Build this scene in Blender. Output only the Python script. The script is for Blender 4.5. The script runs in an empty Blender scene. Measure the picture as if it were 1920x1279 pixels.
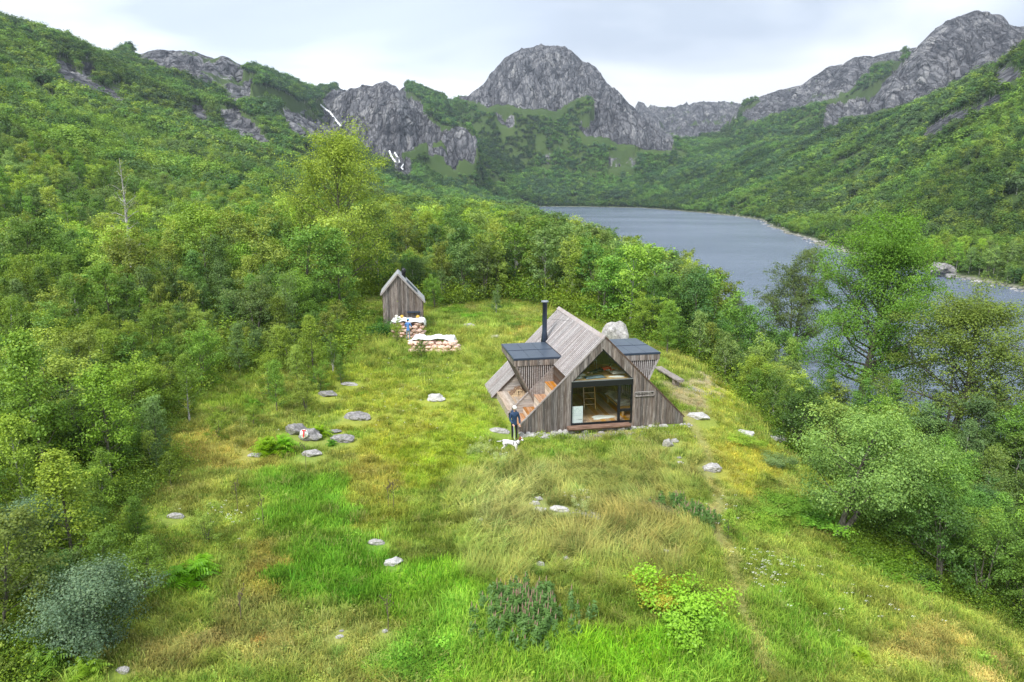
import bpy, bmesh, math, random
import numpy as np
from mathutils import Vector, Matrix, Euler
random.seed(7); rng = np.random.default_rng(7)
scene = bpy.context.scene
COL = scene.collection
# ---------------------------------------------------------------- camera
PITCH = 0.216; CAMH = 12.0; FPX = 1280.0
cd = bpy.data.cameras.new("camera"); cam = bpy.data.objects.new("camera", cd); COL.objects.link(cam)
cam.location = (0, 0, CAMH); cam.rotation_euler = (math.pi/2 - PITCH, 0, 0)
cd.sensor_width = 36; cd.lens = 24.0; cd.clip_start = 0.2; cd.clip_end = 9000
scene.camera = cam
# ---------------------------------------------------------------- world, sun, exposure
SUN_EL, SUN_AZ = math.radians(52), math.radians(215)     # azimuth: direction the light comes from, from +Y clockwise
w = bpy.data.worlds.new("World"); scene.world = w; w.use_nodes = True
nt = w.node_tree; N = nt.nodes; L = nt.links; N.clear()
def wn(t, **k):
    n = N.new(t)
    for a, b in k.items(): setattr(n, a, b)
    return n
out = wn('ShaderNodeOutputWorld'); bg = wn('ShaderNodeBackground'); bg.inputs['Strength'].default_value = 0.10
L.new(bg.outputs[0], out.inputs[0])
sky = wn('ShaderNodeTexSky', sky_type='NISHITA', sun_disc=False); sky.sun_elevation = SUN_EL; sky.sun_rotation = SUN_AZ
tc = wn('ShaderNodeTexCoord'); sep = wn('ShaderNodeSeparateXYZ'); L.new(tc.outputs['Generated'], sep.inputs[0])
def wm(op, a, b=None, clamp=False):
    n = wn('ShaderNodeMath', operation=op); n.use_clamp = clamp
    for i, x in enumerate((a, b)):
        if x is None: continue
        if isinstance(x, (int, float)): n.inputs[i].default_value = x
        else: L.new(x, n.inputs[i])
    return n.outputs[0]
zc = wm('MAXIMUM', sep.outputs[2], 0.0); den = wm('ADD', zc, 0.22)
px = wm('DIVIDE', sep.outputs[0], den); py = wm('DIVIDE', sep.outputs[1], den)
comb = wn('ShaderNodeCombineXYZ'); L.new(px, comb.inputs[0]); L.new(wm('MULTIPLY', py, 1.5), comb.inputs[1])
n1 = wn('ShaderNodeTexNoise'); n1.inputs['Scale'].default_value = 0.85; n1.inputs['Detail'].default_value = 5; n1.inputs['Roughness'].default_value = .45
n1.inputs['Distortion'].default_value = .6
mp = wn('ShaderNodeMapping'); mp.inputs['Location'].default_value = (3.1, 1.2, 0); L.new(comb.outputs[0], mp.inputs[0]); L.new(mp.outputs[0], n1.inputs['Vector'])
cr = wn('ShaderNodeValToRGB'); L.new(n1.outputs[0], cr.inputs[0])
e = cr.color_ramp.elements; e[0].position = .40; e[0].color = (2.5, 2.8, 3.3, 1); e[1].position = .60; e[1].color = (4.5, 4.6, 4.75, 1)
m_ = cr.color_ramp.elements.new(.5); m_.color = (3.5, 3.75, 4.15, 1)
mix = wn('ShaderNodeMix', data_type='RGBA'); mix.inputs[0].default_value = .97
L.new(sky.outputs[0], mix.inputs[6]); L.new(cr.outputs[0], mix.inputs[7])
# the thin bright place in the overcast, low over the valley
vd = wn('ShaderNodeVectorMath', operation='DOT_PRODUCT'); L.new(tc.outputs['Generated'], vd.inputs[0])
_d = Vector((-.26, .95, .17)).normalized(); vd.inputs[1].default_value = _d
gl = wm('MULTIPLY', wm('SUBTRACT', vd.outputs['Value'], .94), 15.0, True)
gl2 = wm('MULTIPLY', wm('MULTIPLY', gl, n1.outputs[0]), 0.9)
mul = wn('ShaderNodeVectorMath', operation='SCALE'); L.new(mix.outputs[2], mul.inputs[0]); L.new(wm('ADD', gl2, 1.0), mul.inputs[3])
# overcast skies are brighter overhead than at the horizon
sc2 = wn('ShaderNodeVectorMath', operation='SCALE'); L.new(mul.outputs[0], sc2.inputs[0]); L.new(wm('ADD', wm('MULTIPLY', zc, .45), .88), sc2.inputs[3])
L.new(sc2.outputs[0], bg.inputs['Color'])
sd = bpy.data.lights.new("sun", 'SUN'); so = bpy.data.objects.new("sun", sd); COL.objects.link(so)
sd.energy = 1.5; sd.angle = math.radians(16); sd.color = (1, .965, .91)
_dir = Vector((math.sin(SUN_AZ)*math.cos(SUN_EL), math.cos(SUN_AZ)*math.cos(SUN_EL), math.sin(SUN_EL)))
so.rotation_euler = _dir.to_track_quat('Z', 'Y').to_euler()
vs = scene.view_settings; vs.view_transform = 'Standard'; vs.look = 'None'; vs.exposure = 1.55; vs.gamma = 1; vs.use_curve_mapping = False
scene.cycles.max_bounces = 6; scene.cycles.diffuse_bounces = 3; scene.cycles.transparent_max_bounces = 8; scene.cycles.transmission_bounces = 4
scene.cycles.volume_bounces = 0
# ---------------------------------------------------------------- helpers: pixels of the survey, noise
CP, SP = math.cos(PITCH), math.sin(PITCH)
def ray(u, v):
    a = (u-960)/FPX; b = -(v-639.5)/FPX
    return a, CP + b*SP, -SP + b*CP
def at_z(u, v, z):
    dx, dy, dz = ray(u, v); t = (z-CAMH)/dz
    return dx*t, dy*t
def at_y(u, v, Y):
    dx, dy, dz = ray(u, v); t = Y/dy
    return dx*t, Y, CAMH + dz*t
def to_px(X, Y, Z):
    Z = Z-CAMH; d = Y*CP - Z*SP; d = np.maximum(d, .01)
    return 960 + FPX*X/d, 639.5 - FPX*(Z*CP + Y*SP)/d
def _h(ix, iy, s):
    n = (ix.astype(np.int64)*374761393 + iy.astype(np.int64)*668265263 + s*1442695041) & 0x7fffffff
    n = ((n ^ (n >> 13))*1274126177) & 0x7fffffff
    return ((n ^ (n >> 16)) & 0xffff)/65535.0
def vn(x, y, s=0):
    x = np.asarray(x, float); y = np.asarray(y, float)
    ix = np.floor(x); iy = np.floor(y); fx = x-ix; fy = y-iy
    fx = fx*fx*(3-2*fx); fy = fy*fy*(3-2*fy); ix = ix.astype(int); iy = iy.astype(int)
    a = _h(ix, iy, s); b = _h(ix+1, iy, s); c = _h(ix, iy+1, s); d = _h(ix+1, iy+1, s)
    return (a*(1-fx)+b*fx)*(1-fy) + (c*(1-fx)+d*fx)*fy
def fbm(x, y, o=4, s=0, g=.5):
    r = 0; a = 1; t = 0
    for i in range(o):
        r = r + a*vn(x*2**i + 17.3*i, y*2**i + 9.1*i, s+i); t += a; a *= g
    return r/t
def sstep(a, b, x):
    t = np.clip((x-a)/(b-a), 0, 1); return t*t*(3-2*t)
# ---------------------------------------------------------------- helpers: materials
def newmat(name):
    m = bpy.data.materials.new(name); m.use_nodes = True; m.node_tree.nodes.clear(); return m
class NT:
    def __init__(s, m): s.t = m.node_tree; s.N = s.t.nodes; s.L = s.t.links
    def n(s, ty, ins=None, **k):
        n = s.N.new(ty)
        for a, b in k.items(): setattr(n, a, b)
        for a, b in (ins or {}).items(): s.set(n, a, b)
        return n
    def set(s, n, key, val):
        i = n.inputs[key]
        if isinstance(val, bpy.types.NodeSocket): s.L.new(val, i)
        elif isinstance(val, bpy.types.Node): s.L.new(val.outputs[0], i)
        else: i.default_value = val
    def math(s, op, a, b=0., c=None, clamp=False):
        n = s.n('ShaderNodeMath', {0: a, 1: b}, operation=op); n.use_clamp = clamp
        if c is not None: s.set(n, 2, c)
        return n.outputs[0]
    def noise(s, vec=None, scale=5., detail=3., rough=.5, dist=0.):
        d = {'Scale': scale, 'Detail': detail, 'Roughness': rough, 'Distortion': dist}
        if vec is not None: d['Vector'] = vec
        return s.n('ShaderNodeTexNoise', d).outputs[0]
    def ramp(s, fac, stops):
        n = s.n('ShaderNodeValToRGB', {0: fac}); e = n.color_ramp.elements
        while len(e) < len(stops): e.new(.5)
        for i, (p, c) in enumerate(stops):
            e[i].position = p; e[i].color = (*c, 1) if len(c) == 3 else c
        return n.outputs[0]
    def mix(s, f, a, b, bt='MIX'):
        n = s.n('ShaderNodeMix', data_type='RGBA', blend_type=bt); s.set(n, 0, f)
        s.set(n, 6, (*a, 1) if isinstance(a, tuple) and len(a) == 3 else a); s.set(n, 7, (*b, 1) if isinstance(b, tuple) and len(b) == 3 else b)
        return n.outputs[2]
    def mapr(s, v, a, b, c=0., d=1.):
        return s.n('ShaderNodeMapRange', {0: v, 1: a, 2: b, 3: c, 4: d}).outputs[0]
    def scale(s, vec, xyz):
        return s.n('ShaderNodeMapping', {0: vec, 3: xyz}).outputs[0]
    def bump(s, h, dist=.02, st=1.):
        return s.n('ShaderNodeBump', {'Height': h, 'Distance': dist, 'Strength': st}).outputs[0]
    def pbr(s, color, rough=.8, normal=None, **k):
        n = s.n('ShaderNodeBsdfPrincipled'); s.set(n, 'Base Color', (*color, 1) if isinstance(color, tuple) and len(color) == 3 else color); s.set(n, 'Roughness', rough)
        if normal is not None: s.set(n, 'Normal', normal)
        for a, b in k.items(): s.set(n, a.replace('_', ' '), b)
        s.out(n.outputs[0]); return n
    def out(s, sh):
        s.n('ShaderNodeOutputMaterial', {0: sh})
    def pos(s): return s.n('ShaderNodeNewGeometry').outputs['Position']
    def obj(s): return s.n('ShaderNodeTexCoord').outputs['Object']
    def rand(s): return s.n('ShaderNodeObjectInfo').outputs['Random']
    def attr(s, name, out='Fac', ty='GEOMETRY'):
        return s.n('ShaderNodeAttribute', attribute_name=name, attribute_type=ty).outputs[out]
# ---------------------------------------------------------------- helpers: meshes and objects
def mesh_np(name, V, F, mats=(), smooth=False, attrs=None, mi=None):
    """V (n,3) array, F an (m,k) int array of equal sized faces or a list of such arrays."""
    Fs = F if isinstance(F, list) else [F]
    me = bpy.data.meshes.new(name); V = np.asarray(V, np.float32)
    nf = sum(len(f) for f in Fs); nl = sum(f.size for f in Fs)
    me.vertices.add(len(V)); me.vertices.foreach_set('co', V.ravel())
    me.loops.add(nl); me.polygons.add(nf)
    me.loops.foreach_set('vertex_index', np.concatenate([f.ravel() for f in Fs]).astype(np.int32))
    st = []; o = 0
    for f in Fs:
        st.append(o + np.arange(len(f))*f.shape[1]); o += f.size
    me.polygons.foreach_set('loop_start', np.concatenate(st).astype(np.int32))
    me.update(calc_edges=True)
    if smooth: me.polygons.foreach_set('use_smooth', np.ones(nf, bool))
    for m in mats: me.materials.append(m)
    if mi is not None: me.polygons.foreach_set('material_index', np.asarray(mi, np.int32))
    for k, a in (attrs or {}).items():
        a = np.asarray(a, np.float32)
        if a.ndim == 1: at = me.attributes.new(k, 'FLOAT', 'POINT'); at.data.foreach_set('value', a)
        else:
            at = me.attributes.new(k, 'FLOAT_COLOR', 'POINT')
            if a.shape[1] == 3: a = np.hstack([a, np.ones((len(a), 1), np.float32)])
            at.data.foreach_set('color', a.ravel())
    return me
def link(name, me, parent=None, loc=(0, 0, 0), rot=(0, 0, 0), scl=(1, 1, 1)):
    o = bpy.data.objects.new(name, me); COL.objects.link(o); o.location = loc; o.rotation_euler = rot; o.scale = scl
    if parent is not None: o.parent = parent
    return o
def tag(o, label=None, cat=None, group=None, kind=None):
    if label: o['label'] = label
    if cat: o['category'] = cat
    if group: o['group'] = group
    if kind: o['kind'] = kind
    return o
def empty(name, label, cat, loc=(0, 0, 0), rz=0., group=None):
    return tag(link(name, None, None, loc, (0, 0, rz)), label, cat, group)
def box_me(name, sx, sy, sz, mat, bev=0.):
    """box from 0..sx etc centred on x,y, resting on z=0"""
    bm = bmesh.new(); bmesh.ops.create_cube(bm, size=1)
    for v in bm.verts: v.co = Vector((v.co.x*sx, v.co.y*sy, (v.co.z+.5)*sz))
    if bev: bmesh.ops.bevel(bm, geom=bm.edges[:], offset=bev, segments=1, affect='EDGES')
    me = bpy.data.meshes.new(name); bm.to_mesh(me); bm.free(); me.materials.append(mat); return me
def prism(name, poly, y0, y1, mat, axis='y'):
    """extrude an (x,z) outline along y (or (y,z) along x, or (x,y) along z)"""
    n = len(poly); V = []
    for t in (y0, y1):
        for a, b in poly:
            V.append((a, t, b) if axis == 'y' else (t, a, b) if axis == 'x' else (a, b, t))
    me = bpy.data.meshes.new(name)
    F = [list(range(n)), list(range(2*n-1, n-1, -1))] + [[(i+1) % n, i, n+i, n+(i+1) % n] for i in range(n)]
    me.from_pydata(V, [], F)
    bm = bmesh.new(); bm.from_mesh(me); bmesh.ops.recalc_face_normals(bm, faces=bm.faces[:]); bm.to_mesh(me); bm.free()
    me.materials.append(mat); return me
def bar(name, p0, p1, w, h, mat, up=(0, 0, 1)):
    """a straight timber between two points, w across, h along up"""
    p0 = Vector(p0); p1 = Vector(p1); d = (p1-p0).normalized(); upv = Vector(up)
    s = d.cross(upv).normalized(); u2 = s.cross(d).normalized()
    V = []
    for p in (p0, p1):
        for a, b in ((-1, -1), (1, -1), (1, 1), (-1, 1)): V.append(p + s*a*w/2 + u2*b*h/2)
    me = bpy.data.meshes.new(name)
    me.from_pydata([tuple(v) for v in V], [], [(3, 2, 1, 0), (4, 5, 6, 7), (0, 1, 5, 4), (1, 2, 6, 5), (2, 3, 7, 6), (3, 0, 4, 7)])
    bm = bmesh.new(); bm.from_mesh(me); bmesh.ops.recalc_face_normals(bm, faces=bm.faces[:]); bm.to_mesh(me); bm.free()
    me.materials.append(mat); return me
def tube_np(pts, rad, sides=6, cap=False):
    pts = np.asarray(pts, float); rad = np.asarray(rad, float); n = len(pts)
    T = np.gradient(pts, axis=0); T /= np.linalg.norm(T, axis=1)[:, None]+1e-9
    ref = np.where(np.abs(T[:, 2:3]) > .9, np.array([[1., 0, 0]]), np.array([[0, 0, 1.]]))
    A = np.cross(T, ref); A /= np.linalg.norm(A, axis=1)[:, None]+1e-9; B = np.cross(T, A)
    th = np.arange(sides)*2*np.pi/sides
    V = pts[:, None] + rad[:, None, None]*(A[:, None]*np.cos(th)[None, :, None] + B[:, None]*np.sin(th)[None, :, None])
    i = np.arange(n-1)[:, None]*sides; j = np.arange(sides)[None]; k = (j+1) % sides
    F = np.stack([i+j, i+sides+j, i+sides+k, i+k], -1).reshape(-1, 4)
    return V.reshape(-1, 3), F
def scatter(name, P, rot, scl, idx, col, protos):
    """one object whose node group instances the prototype meshes on its points"""
    me = bpy.data.meshes.new(name); me.vertices.add(len(P)); me.vertices.foreach_set('co', np.asarray(P, np.float32).ravel())
    for k, a, ty, f in (('rot', rot, 'FLOAT_VECTOR', 'vector'), ('scl', scl, 'FLOAT_VECTOR', 'vector'), ('idx', idx, 'INT', 'value')):
        at = me.attributes.new(k, ty, 'POINT'); at.data.foreach_set(f, np.asarray(a, np.int32 if ty == 'INT' else np.float32).ravel())
    c = np.asarray(col, np.float32); c = np.hstack([c, np.ones((len(c), 1), np.float32)])
    at = me.attributes.new('tint', 'FLOAT_COLOR', 'POINT'); at.data.foreach_set('color', c.ravel())
    o = link(name, me)
    cc = bpy.data.collections.new(name + '_kinds')
    for i, m in enumerate(protos):
        po = bpy.data.objects.new('%s_kind_%02d' % (name, i), m); cc.objects.link(po)
    g = bpy.data.node_groups.new(name + '_nodes', 'GeometryNodeTree')
    g.interface.new_socket('Geometry', in_out='INPUT', socket_type='NodeSocketGeometry'); g.interface.new_socket('Geometry', in_out='OUTPUT', socket_type='NodeSocketGeometry')
    gi = g.nodes.new('NodeGroupInput'); go = g.nodes.new('NodeGroupOutput'); ip = g.nodes.new('GeometryNodeInstanceOnPoints')
    ci = g.nodes.new('GeometryNodeCollectionInfo'); ci.inputs['Collection'].default_value = cc; ci.inputs['Separate Children'].default_value = True; ci.inputs['Reset Children'].default_value = True
    def na(n, ty):
        x = g.nodes.new('GeometryNodeInputNamedAttribute'); x.data_type = ty; x.inputs[0].default_value = n; return x.outputs[0]
    g.links.new(gi.outputs[0], ip.inputs['Points']); g.links.new(ci.outputs[0], ip.inputs['Instance']); ip.inputs['Pick Instance'].default_value = True
    g.links.new(na('idx', 'INT'), ip.inputs['Instance Index']); g.links.new(na('rot', 'FLOAT_VECTOR'), ip.inputs['Rotation']); g.links.new(na('scl', 'FLOAT_VECTOR'), ip.inputs['Scale'])
    g.links.new(ip.outputs[0], go.inputs[0])
    md = o.modifiers.new('scatter', 'NODES'); md.node_group = g
    return o
# ================================================================ TERRAIN
WATER = -7.0
KS = 2.2                                        # weight of bearing against log distance in the height fit
CW = [ # surveyed ground heights near the cabin: x, y, z
(4.7,34,-.12),(0.2,33,-.14),(9,35,-.12),(3,41,0),(8,43,0),(0,30.5,-.1),(0,22,0),(0,15,.2),(0,9,.3),(-10,59,0),(-6,51,0),(0,55,0),(0,70,0),(2,36,-.1),(-3,40,0),(-4,33,0),
(-12,40,.3),(-8,25,.2),(-15,25,.8),(-12,15,1.),(-22,40,1.5),(-25,60,1.5),(-35,60,2.2),(-35,90,2.5),(-20,100,1),(-10,9,1.2),(-30,25,2),
(9,25,-.4),(12,30,-.9),(15,24,-2.2),(14,18,-1.6),(12,40,-.6),(16,40,-2.5),(20,40,-5),(24,46,-6.2),(13,50,-.5),(18,52,-3.5),(22,60,-6),(10,75,-1),(18,75,-4),(14,110,-2),(25,105,-6.2),(20,150,-4),
(20,35,-4.5),(18,28,-3.4),(25,30,-6),(8,14,-.5),(20,18,-3.5),(0,100,0),(0,150,0),(5,200,-1),(10,250,-2),(15,330,-5),(15,450,-6),(-10,300,0),(-15,450,0),(-30,200,2),
(60,80,-9),(60,150,-9),(80,300,-9),(90,500,-9),(80,700,-9),(40,60,-8)]
CPX = [ # farther ground by sighting: u, v, distance, canopy height
(1920,480,165,5),(1920,400,210,5),(1920,300,260,5),(1920,200,320,5),(1920,95,400,4),(2150,300,200,5),(2150,0,330,5),(2150,-100,420,4),
(1750,430,230,5),(1750,350,290,5),(1750,280,370,5),(1760,172,560,4),(1600,430,300,5),(1600,370,400,5),(1600,300,520,5),(1600,232,700,4),
(1450,400,430,5),(1450,350,560,5),(1450,300,720,5),(1450,265,900,4),(1300,380,720,5),(1300,350,820,5),(1300,310,950,4),(1300,275,1150,4),
(1150,384,860,5),(1150,345,950,5),(1150,300,1080,4),(1000,378,880,5),(1000,345,950,5),(1000,300,1040,4),(1000,250,1160,4),
(850,378,620,5),(850,345,780,5),(850,300,900,4),(850,235,1080,3),(700,365,430,5),(700,325,600,5),(700,290,760,4),(620,250,800,3),
(550,350,250,5),(550,300,380,5),(550,255,520,4),(550,215,650,3),(560,185,820,2),(400,380,150,5),(400,330,220,5),(400,280,320,5),(400,235,430,5),(400,195,540,4),(400,158,700,2),
(200,420,110,5),(200,360,150,5),(200,290,210,5),(200,220,300,5),(200,160,400,5),(200,104,520,4),(300,136,620,3),(0,430,85,5),(0,350,120,5),(0,260,170,5),(0,150,270,5),(0,80,380,5),(0,28,500,4),(100,58,510,4),
(-250,300,110,5),(-250,100,230,5),(-250,-60,400,4),(0,90,760,0),(200,170,800,0),(-250,0,700,0),(1920,170,600,0),(2150,0,650,0),(1760,240,800,0),(1600,280,900,0)] + [(u,250,2700,0) for u in (-350,200,600,1000,1400,1800,2250)]
_P = [c for c in CW]
for u, v, Y, h in CPX:
    X, Y, Z = at_y(u, v, Y); _P.append((X, Y, Z-h))
_P = np.array(_P, float)
def _dom(x, y): yy = np.maximum(y, 6.); return np.stack([np.clip(x/yy, -1.6, 1.6)*KS, np.log(yy)], -1)
_C = _dom(_P[:, 0], _P[:, 1]); _n = len(_C)
def _phi(r): return np.where(r > 1e-9, r*r*np.log(r+1e-12), 0.)
_sc = lambda y: np.maximum(y, 20.)                # heights are fitted relative to distance
_K = _phi(np.linalg.norm(_C[:, None]-_C[None], axis=-1)) + np.eye(_n)*2e-3
_A = np.zeros((_n+3, _n+3)); _A[:_n, :_n] = _K; _A[:_n, _n] = 1; _A[:_n, _n+1:] = _C; _A[_n, :_n] = 1; _A[_n+1:, :_n] = _C.T
_W = np.linalg.solve(_A, np.concatenate([_P[:, 2]/_sc(_P[:, 1]), np.zeros(3)]))
def base_h(x, y):
    x = np.asarray(x, float); sh = x.shape; D = _dom(x.ravel(), np.asarray(y, float).ravel()); r = np.empty(len(D))
    for i in range(0, len(D), 60000):
        d = D[i:i+60000]; dist = np.sqrt(((d[:, None]-_C[None])**2).sum(-1))
        r[i:i+60000] = _phi(dist)@_W[:_n] + _W[_n] + d@_W[_n+1:]
    return (r*_sc(np.asarray(y, float).ravel())).reshape(sh)
# mountains: skyline sightings (u, v, distance of the crest, distance of the foot)
LAYERS = [
 dict(n='far_ridge', g=lambda t: 1-(1-t)**1.6, back=.25, p=[(1150,260,2000,1500),(1190,199,2000,1500),(1240,204,2000,1500),(1280,201,2000,1480),(1330,193,1950,1450),(1362,191,1900,1400),(1395,204,1900,1350),(1440,222,1900,1350),(1480,270,1900,1350)]),
 dict(n='left_top', g=lambda t: 1-(1-t)**1.5, back=.3, p=[(180,150,900,640),(235,109,900,640),(262,101,900,640),(310,97,900,640),(370,99,900,640),(400,110,900,660),(425,124,910,680),(452,142,930,700),(480,150,950,720),(500,153,960,740),(545,171,980,760),(605,184,1050,850),(640,205,1100,900)]),
 dict(n='mid_bump', g=lambda t: 1-(1-t)**1.5, back=.3, p=[(560,195,1300,1000),(600,182,1300,1000),(640,170,1300,1000),(680,172,1300,1000),(745,178,1250,1000),(760,165,1250,1000),(775,162,1250,1000),(795,172,1240,1000),(830,187,1230,1000),(870,200,1230,1000)]),
 dict(n='mid_hill', g=lambda t: 1-(1-t)**1.8, back=.25, p=[(585,230,930,830),(620,192,930,820),(650,164,940,800),(672,156,940,790),(692,153,945,780),(715,155,940,780),(738,166,935,780),(760,184,930,790),(790,205,920,800),(830,228,900,800),(875,238,890,800),(900,262,880,800),(930,290,880,810)]),
 dict(n='dome', g=lambda t: 1-(1-t)**1.9, back=.3, p=[(820,215,1300,1080),(852,192,1300,1080),(880,175,1300,1070),(905,151,1310,1060),(922,130,1320,1050),(945,116,1330,1040),(975,102,1340,1030),(1005,91,1350,1020),(1035,88,1350,1010),(1062,93,1345,1010),(1085,112,1330,1010),(1112,130,1310,1000),(1142,163,1280,990),(1170,187,1250,990),(1205,215,1220,980),(1235,242,1180,980),(1262,263,1150,980),(1290,285,1120,980),(1330,310,1100,980)]),
 dict(n='right_slope', g=lambda t: 1-(1-t)**1.5, back=.2, p=[(1340,235,1500,1150),(1385,201,1500,1100),(1425,182,1450,1050),(1480,166,1400,1020),(1505,160,1380,1000),(1552,131,1320,960),(1600,113,1270,930),(1680,96,1200,880),(1720,90,1180,850),(1780,100,1160,850),(1900,110,1150,850)]),
 dict(n='right_cliff', g=lambda t: 1-(1-t)**2.2, back=.15, p=[(1520,250,960,860),(1570,225,960,850),(1620,190,960,830),(1670,150,960,800),(1705,105,970,790),(1722,84,970,780),(1740,66,970,770),(1765,50,970,760),(1800,36,970,750),(1830,30,970,740),(1850,34,970,730),(1880,46,960,720),(1925,52,950,700),(2010,62,930,680),(2200,40,900,640)]),
]
for l in LAYERS:
    q = []
    for u, v, Yr, Yf in l['p']:
        X, Y, Z = at_y(u, v, Yr); q.append((X/Y, Z, Yr, Yf))
    l['q'] = np.array(q)
ROCKS = [(1.3,[(592,190),(612,192),(655,245),(642,262),(620,240)]),(1.3,[(722,278),(748,280),(770,318),(765,332),(740,318)]), # bare rock seen on the slopes: outline in sightings, share of rock in it
 (1.09,[(95,100),(135,110),(160,125),(180,150),(215,165),(234,192),(200,186),(170,178),(140,160),(110,140)]),(1.04,[(150,110),(182,118),(186,132),(160,126)]),
 (0.84,[(212,145),(255,155),(250,168),(210,160)]),(0.72,[(240,90),(300,75),(370,75),(415,95),(455,126),(490,145),(470,165),(430,160),(400,155),(360,150),(340,145),(300,125),(260,112)]),
 (1.09,[(338,185),(380,185),(392,228),(360,217),(342,200)]),(0.99,[(405,190),(430,195),(450,210),(480,230),(514,268),(500,277),(470,262),(445,245),(420,230),(408,215)]),
 (0.59,[(300,130),(480,165),(560,185),(600,195),(560,200),(460,190),(380,165)]),(0.89,[(515,190),(560,195),(600,220),(640,250),(632,277),(600,262),(570,240),(535,225)]),
 (1.12,[(605,192),(640,150),(692,125),(745,140),(790,185),(800,222),(842,235),(880,238),(897,265),(880,302),(850,300),(825,265),(800,262),(760,282),(730,285),(690,270),(650,240),(620,215)]),
 (1.09,[(640,250),(690,265),(740,290),(772,325),(740,315),(700,295),(650,268)]),(1.04,[(798,262),(862,290),(852,314),(800,292)]),
 (1.34,[(845,195),(870,160),(895,135),(915,105),(960,75),(1030,55),(1075,65),(1125,110),(1155,148),(1210,200),(1262,262),(1280,278),(1230,284),(1200,277),(1140,260),(1100,252),(1085,225),(1098,212),(1112,195),(1098,175),(1075,190),(1050,200),(1010,197),(960,190),(925,188),(905,200),(880,190)]),
 (0.94,[(923,205),(965,208),(968,230),(930,224)]),(0.94,[(1016,288),(1040,282),(1034,304),(1018,300)]),
 (.86,[(1180,182),(1330,172),(1395,192),(1380,225),(1330,255),(1260,262),(1220,235)]),(0.59,[(1130,285),(1200,280),(1190,310),(1140,310)]),
 (1.12,[(1705,80),(1750,30),(1830,5),(1930,20),(1930,82),(1850,142),(1720,186),(1620,217),(1560,240),(1545,228),(1548,205),(1580,180),(1625,170),(1668,135),(1700,105)]),
 (.88,[(1385,200),(1480,150),(1600,92),(1700,75),(1690,112),(1640,125),(1600,160),(1540,195),(1450,215),(1400,222)]),
 (1.04,[(1725,252),(1740,235),(1790,215),(1835,195),(1880,178),(1875,195),(1820,215),(1785,228),(1760,248)]),(0.84,[(1860,140),(1905,120),(1915,150),(1870,160)]),(0.84,[(530,210),(640,300),(600,290),(540,250)])]
def inpoly(u, v, poly):
    r = np.zeros(u.shape, bool); n = len(poly)
    for i in range(n):
        x0, y0 = poly[i]; x1, y1 = poly[(i+1) % n]
        c = ((y0 > v) != (y1 > v)) & (u < (x1-x0)*(v-y0)/(y1-y0+1e-9)+x0); r ^= c
    return r
LAKE = [(20,880),(22,600),(24,400),(22,280),(27,200),(29,150),(31,115),(27,92),(25,78),(26,66),(27,58),(29,53),(34,50),(45,46),(62,36),(90,15),(150,5),(190,20),(150,70),(112,100),(99,128),(99.5,154),(104,190),(107,225),(122,290),(141,380),(165,460),(173,512),(172,620),(160,740),(149,815),(90,862)]
_LK = np.array(LAKE, float)
def lake_sd(x, y):
    x = np.asarray(x, float); y = np.asarray(y, float); d = np.full(x.shape, 1e9)
    for i in range(len(_LK)):
        a = _LK[i]; b = _LK[(i+1) % len(_LK)]; e = b-a; L2 = e@e
        t = np.clip(((x-a[0])*e[0]+(y-a[1])*e[1])/L2, 0, 1); d = np.minimum(d, np.hypot(x-a[0]-t*e[0], y-a[1]-t*e[1]))
    return np.where(inpoly(x, y, LAKE), -d, d)
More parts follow.
